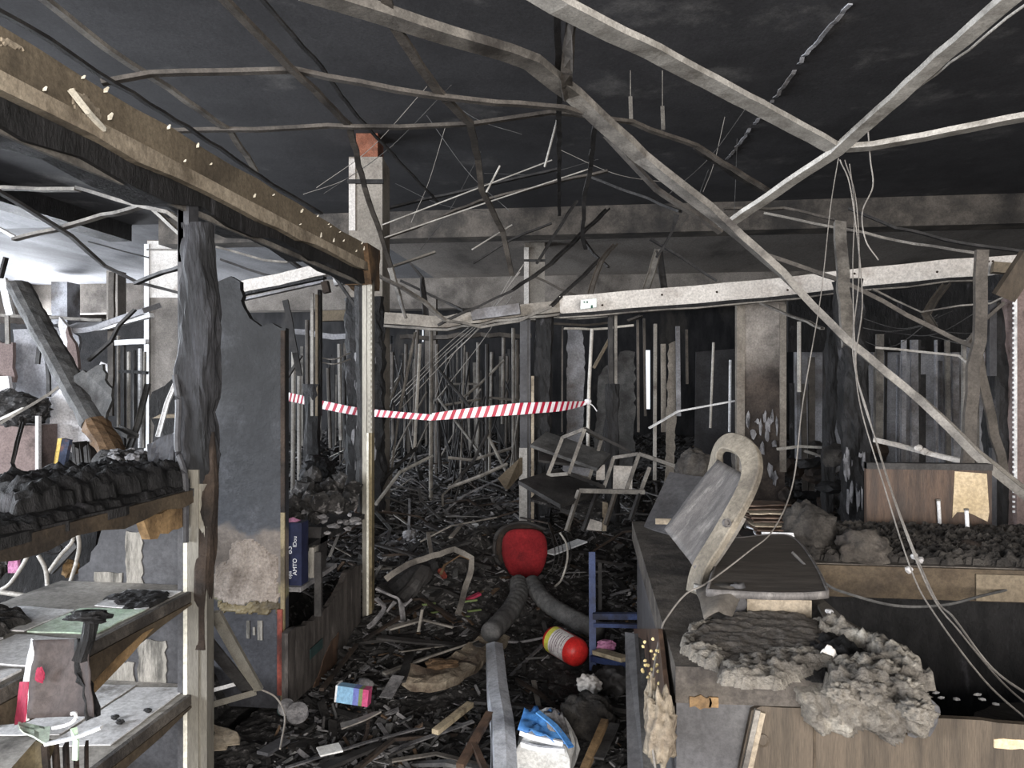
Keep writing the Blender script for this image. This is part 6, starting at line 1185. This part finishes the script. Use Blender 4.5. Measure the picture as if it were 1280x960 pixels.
G().bars(curve_path([W(58, 930, 1.54), W(92, 922, 1.52), W(127, 909, 1.52)]), .012, .006).build('white_rim', 'white_sheet', t)
G().tube(curve_path([W(66, 910, 1.56), W(84, 906, 1.55), W(94, 899, 1.55), W(94, 892, 1.55), W(89, 892, 1.55)]), .004, 6).build('hook', 'white_metal', t)
G().bars([W(92, 910, 1.53), W(95, 926, 1.52), W(94, 950, 1.52)], .012, .004).build('green_strap', 'green_sheet', t)
for k in range(5): G().bars([W(56 + k * 13, 930, 1.56 + .02 * k), W(60 + k * 12, 985, 1.5)], .018, .006, up=(0, 1, 0)).build('lower_slat', 'charred_brown', t)
G().prism([W(18, 985, 1.5), W(44, 985, 1.5), W(62, 932, 1.56), W(44, 926, 1.58), W(14, 960, 1.52)], (0, .02, 0)).build('cardboard_flap', 'gold_edge', label='folded brown cardboard flap below the scorched carton', cat='flap')
crust(G(), (0, 0, .82), (1, 0, 0), (0, 1, 0), [(-1.95, 1.0), (-1.72, 1.0), (-1.72, 2.0), (-1.9, 2.1)], .04, .014, 6, .8).build('cinder_heap', 'rubble', label='cinders along the back of the middle shelf', cat='cinders')
# bent chair frames and the pink thing behind the shelf
t = thing('metal_chair_frame', W(75, 720, 2.9), 'bent tubular chair frame lying behind the middle shelf at left', 'chair')
for pts, r_ in (([(0, 738, 2.9), (14, 728, 2.9), (32, 700, 2.85), (39, 678, 2.8), (36, 672, 2.8)], .008), ([(48, 694, 2.8), (57, 712, 2.8), (59, 735, 2.8), (57, 764, 2.75)], .008), ([(97, 664, 2.8), (99, 685, 2.8), (92, 715, 2.8), (82, 740, 2.8), (70, 750, 2.8)], .008), ([(60, 716, 2.9), (75, 695, 2.9), (90, 678, 2.9), (92, 666, 2.9)], .008), ([(0, 740, 2.8), (40, 746, 2.8), (62, 750, 2.8)], .010)):
    G().tube(curve_path([W(*p) for p in pts]), r_, 8).build('tube', 'pale_steel', t, smooth=True)
G().prism([W(60, 712, 2.95), W(64, 718, 2.93), W(96, 684, 2.95), W(92, 676, 2.97)], (0, .02, 0)).build('back_slat', 'hose_grey', t)
g = grid_sheet(W(13, 716, 2.95), W(24, 716, 2.9), W(32, 676, 2.9), W(20, 678, 2.95), 5, 8, .015, 4, 3, .01); g.build('pink_toy_part', 'pink_cloth', label='bright pink curved plastic piece at the left edge under the charred shelf', cat='plastic piece')
G().blob(W(0, 696, 3.0), (.07, .05, .08), .5, 4, 5).build('burnt_bundle', 'rubble', label='burnt bundle left of the bright pink piece', cat='bundle')
G().tube([W(66 + 11 * math.cos(a * .35), 686 + 6 * math.sin(a * .35), 3.05) for a in range(19)], .005, 6).build('wire_ring', 'dark_steel', label='dark wire ring lying behind the bent chair frame', cat='ring')
G().blob(W(88, 710, 3.0), (.03, .03, .035), .4, 3, 3).build('orange_scrap', 'gold_wood', label='orange scrap behind the bent chair frame', cat='scrap')
board('black back board behind the shelf gap', 'char', [(-40, 770), (112, 745), (122, 660), (-40, 640)], 3.3, .03)
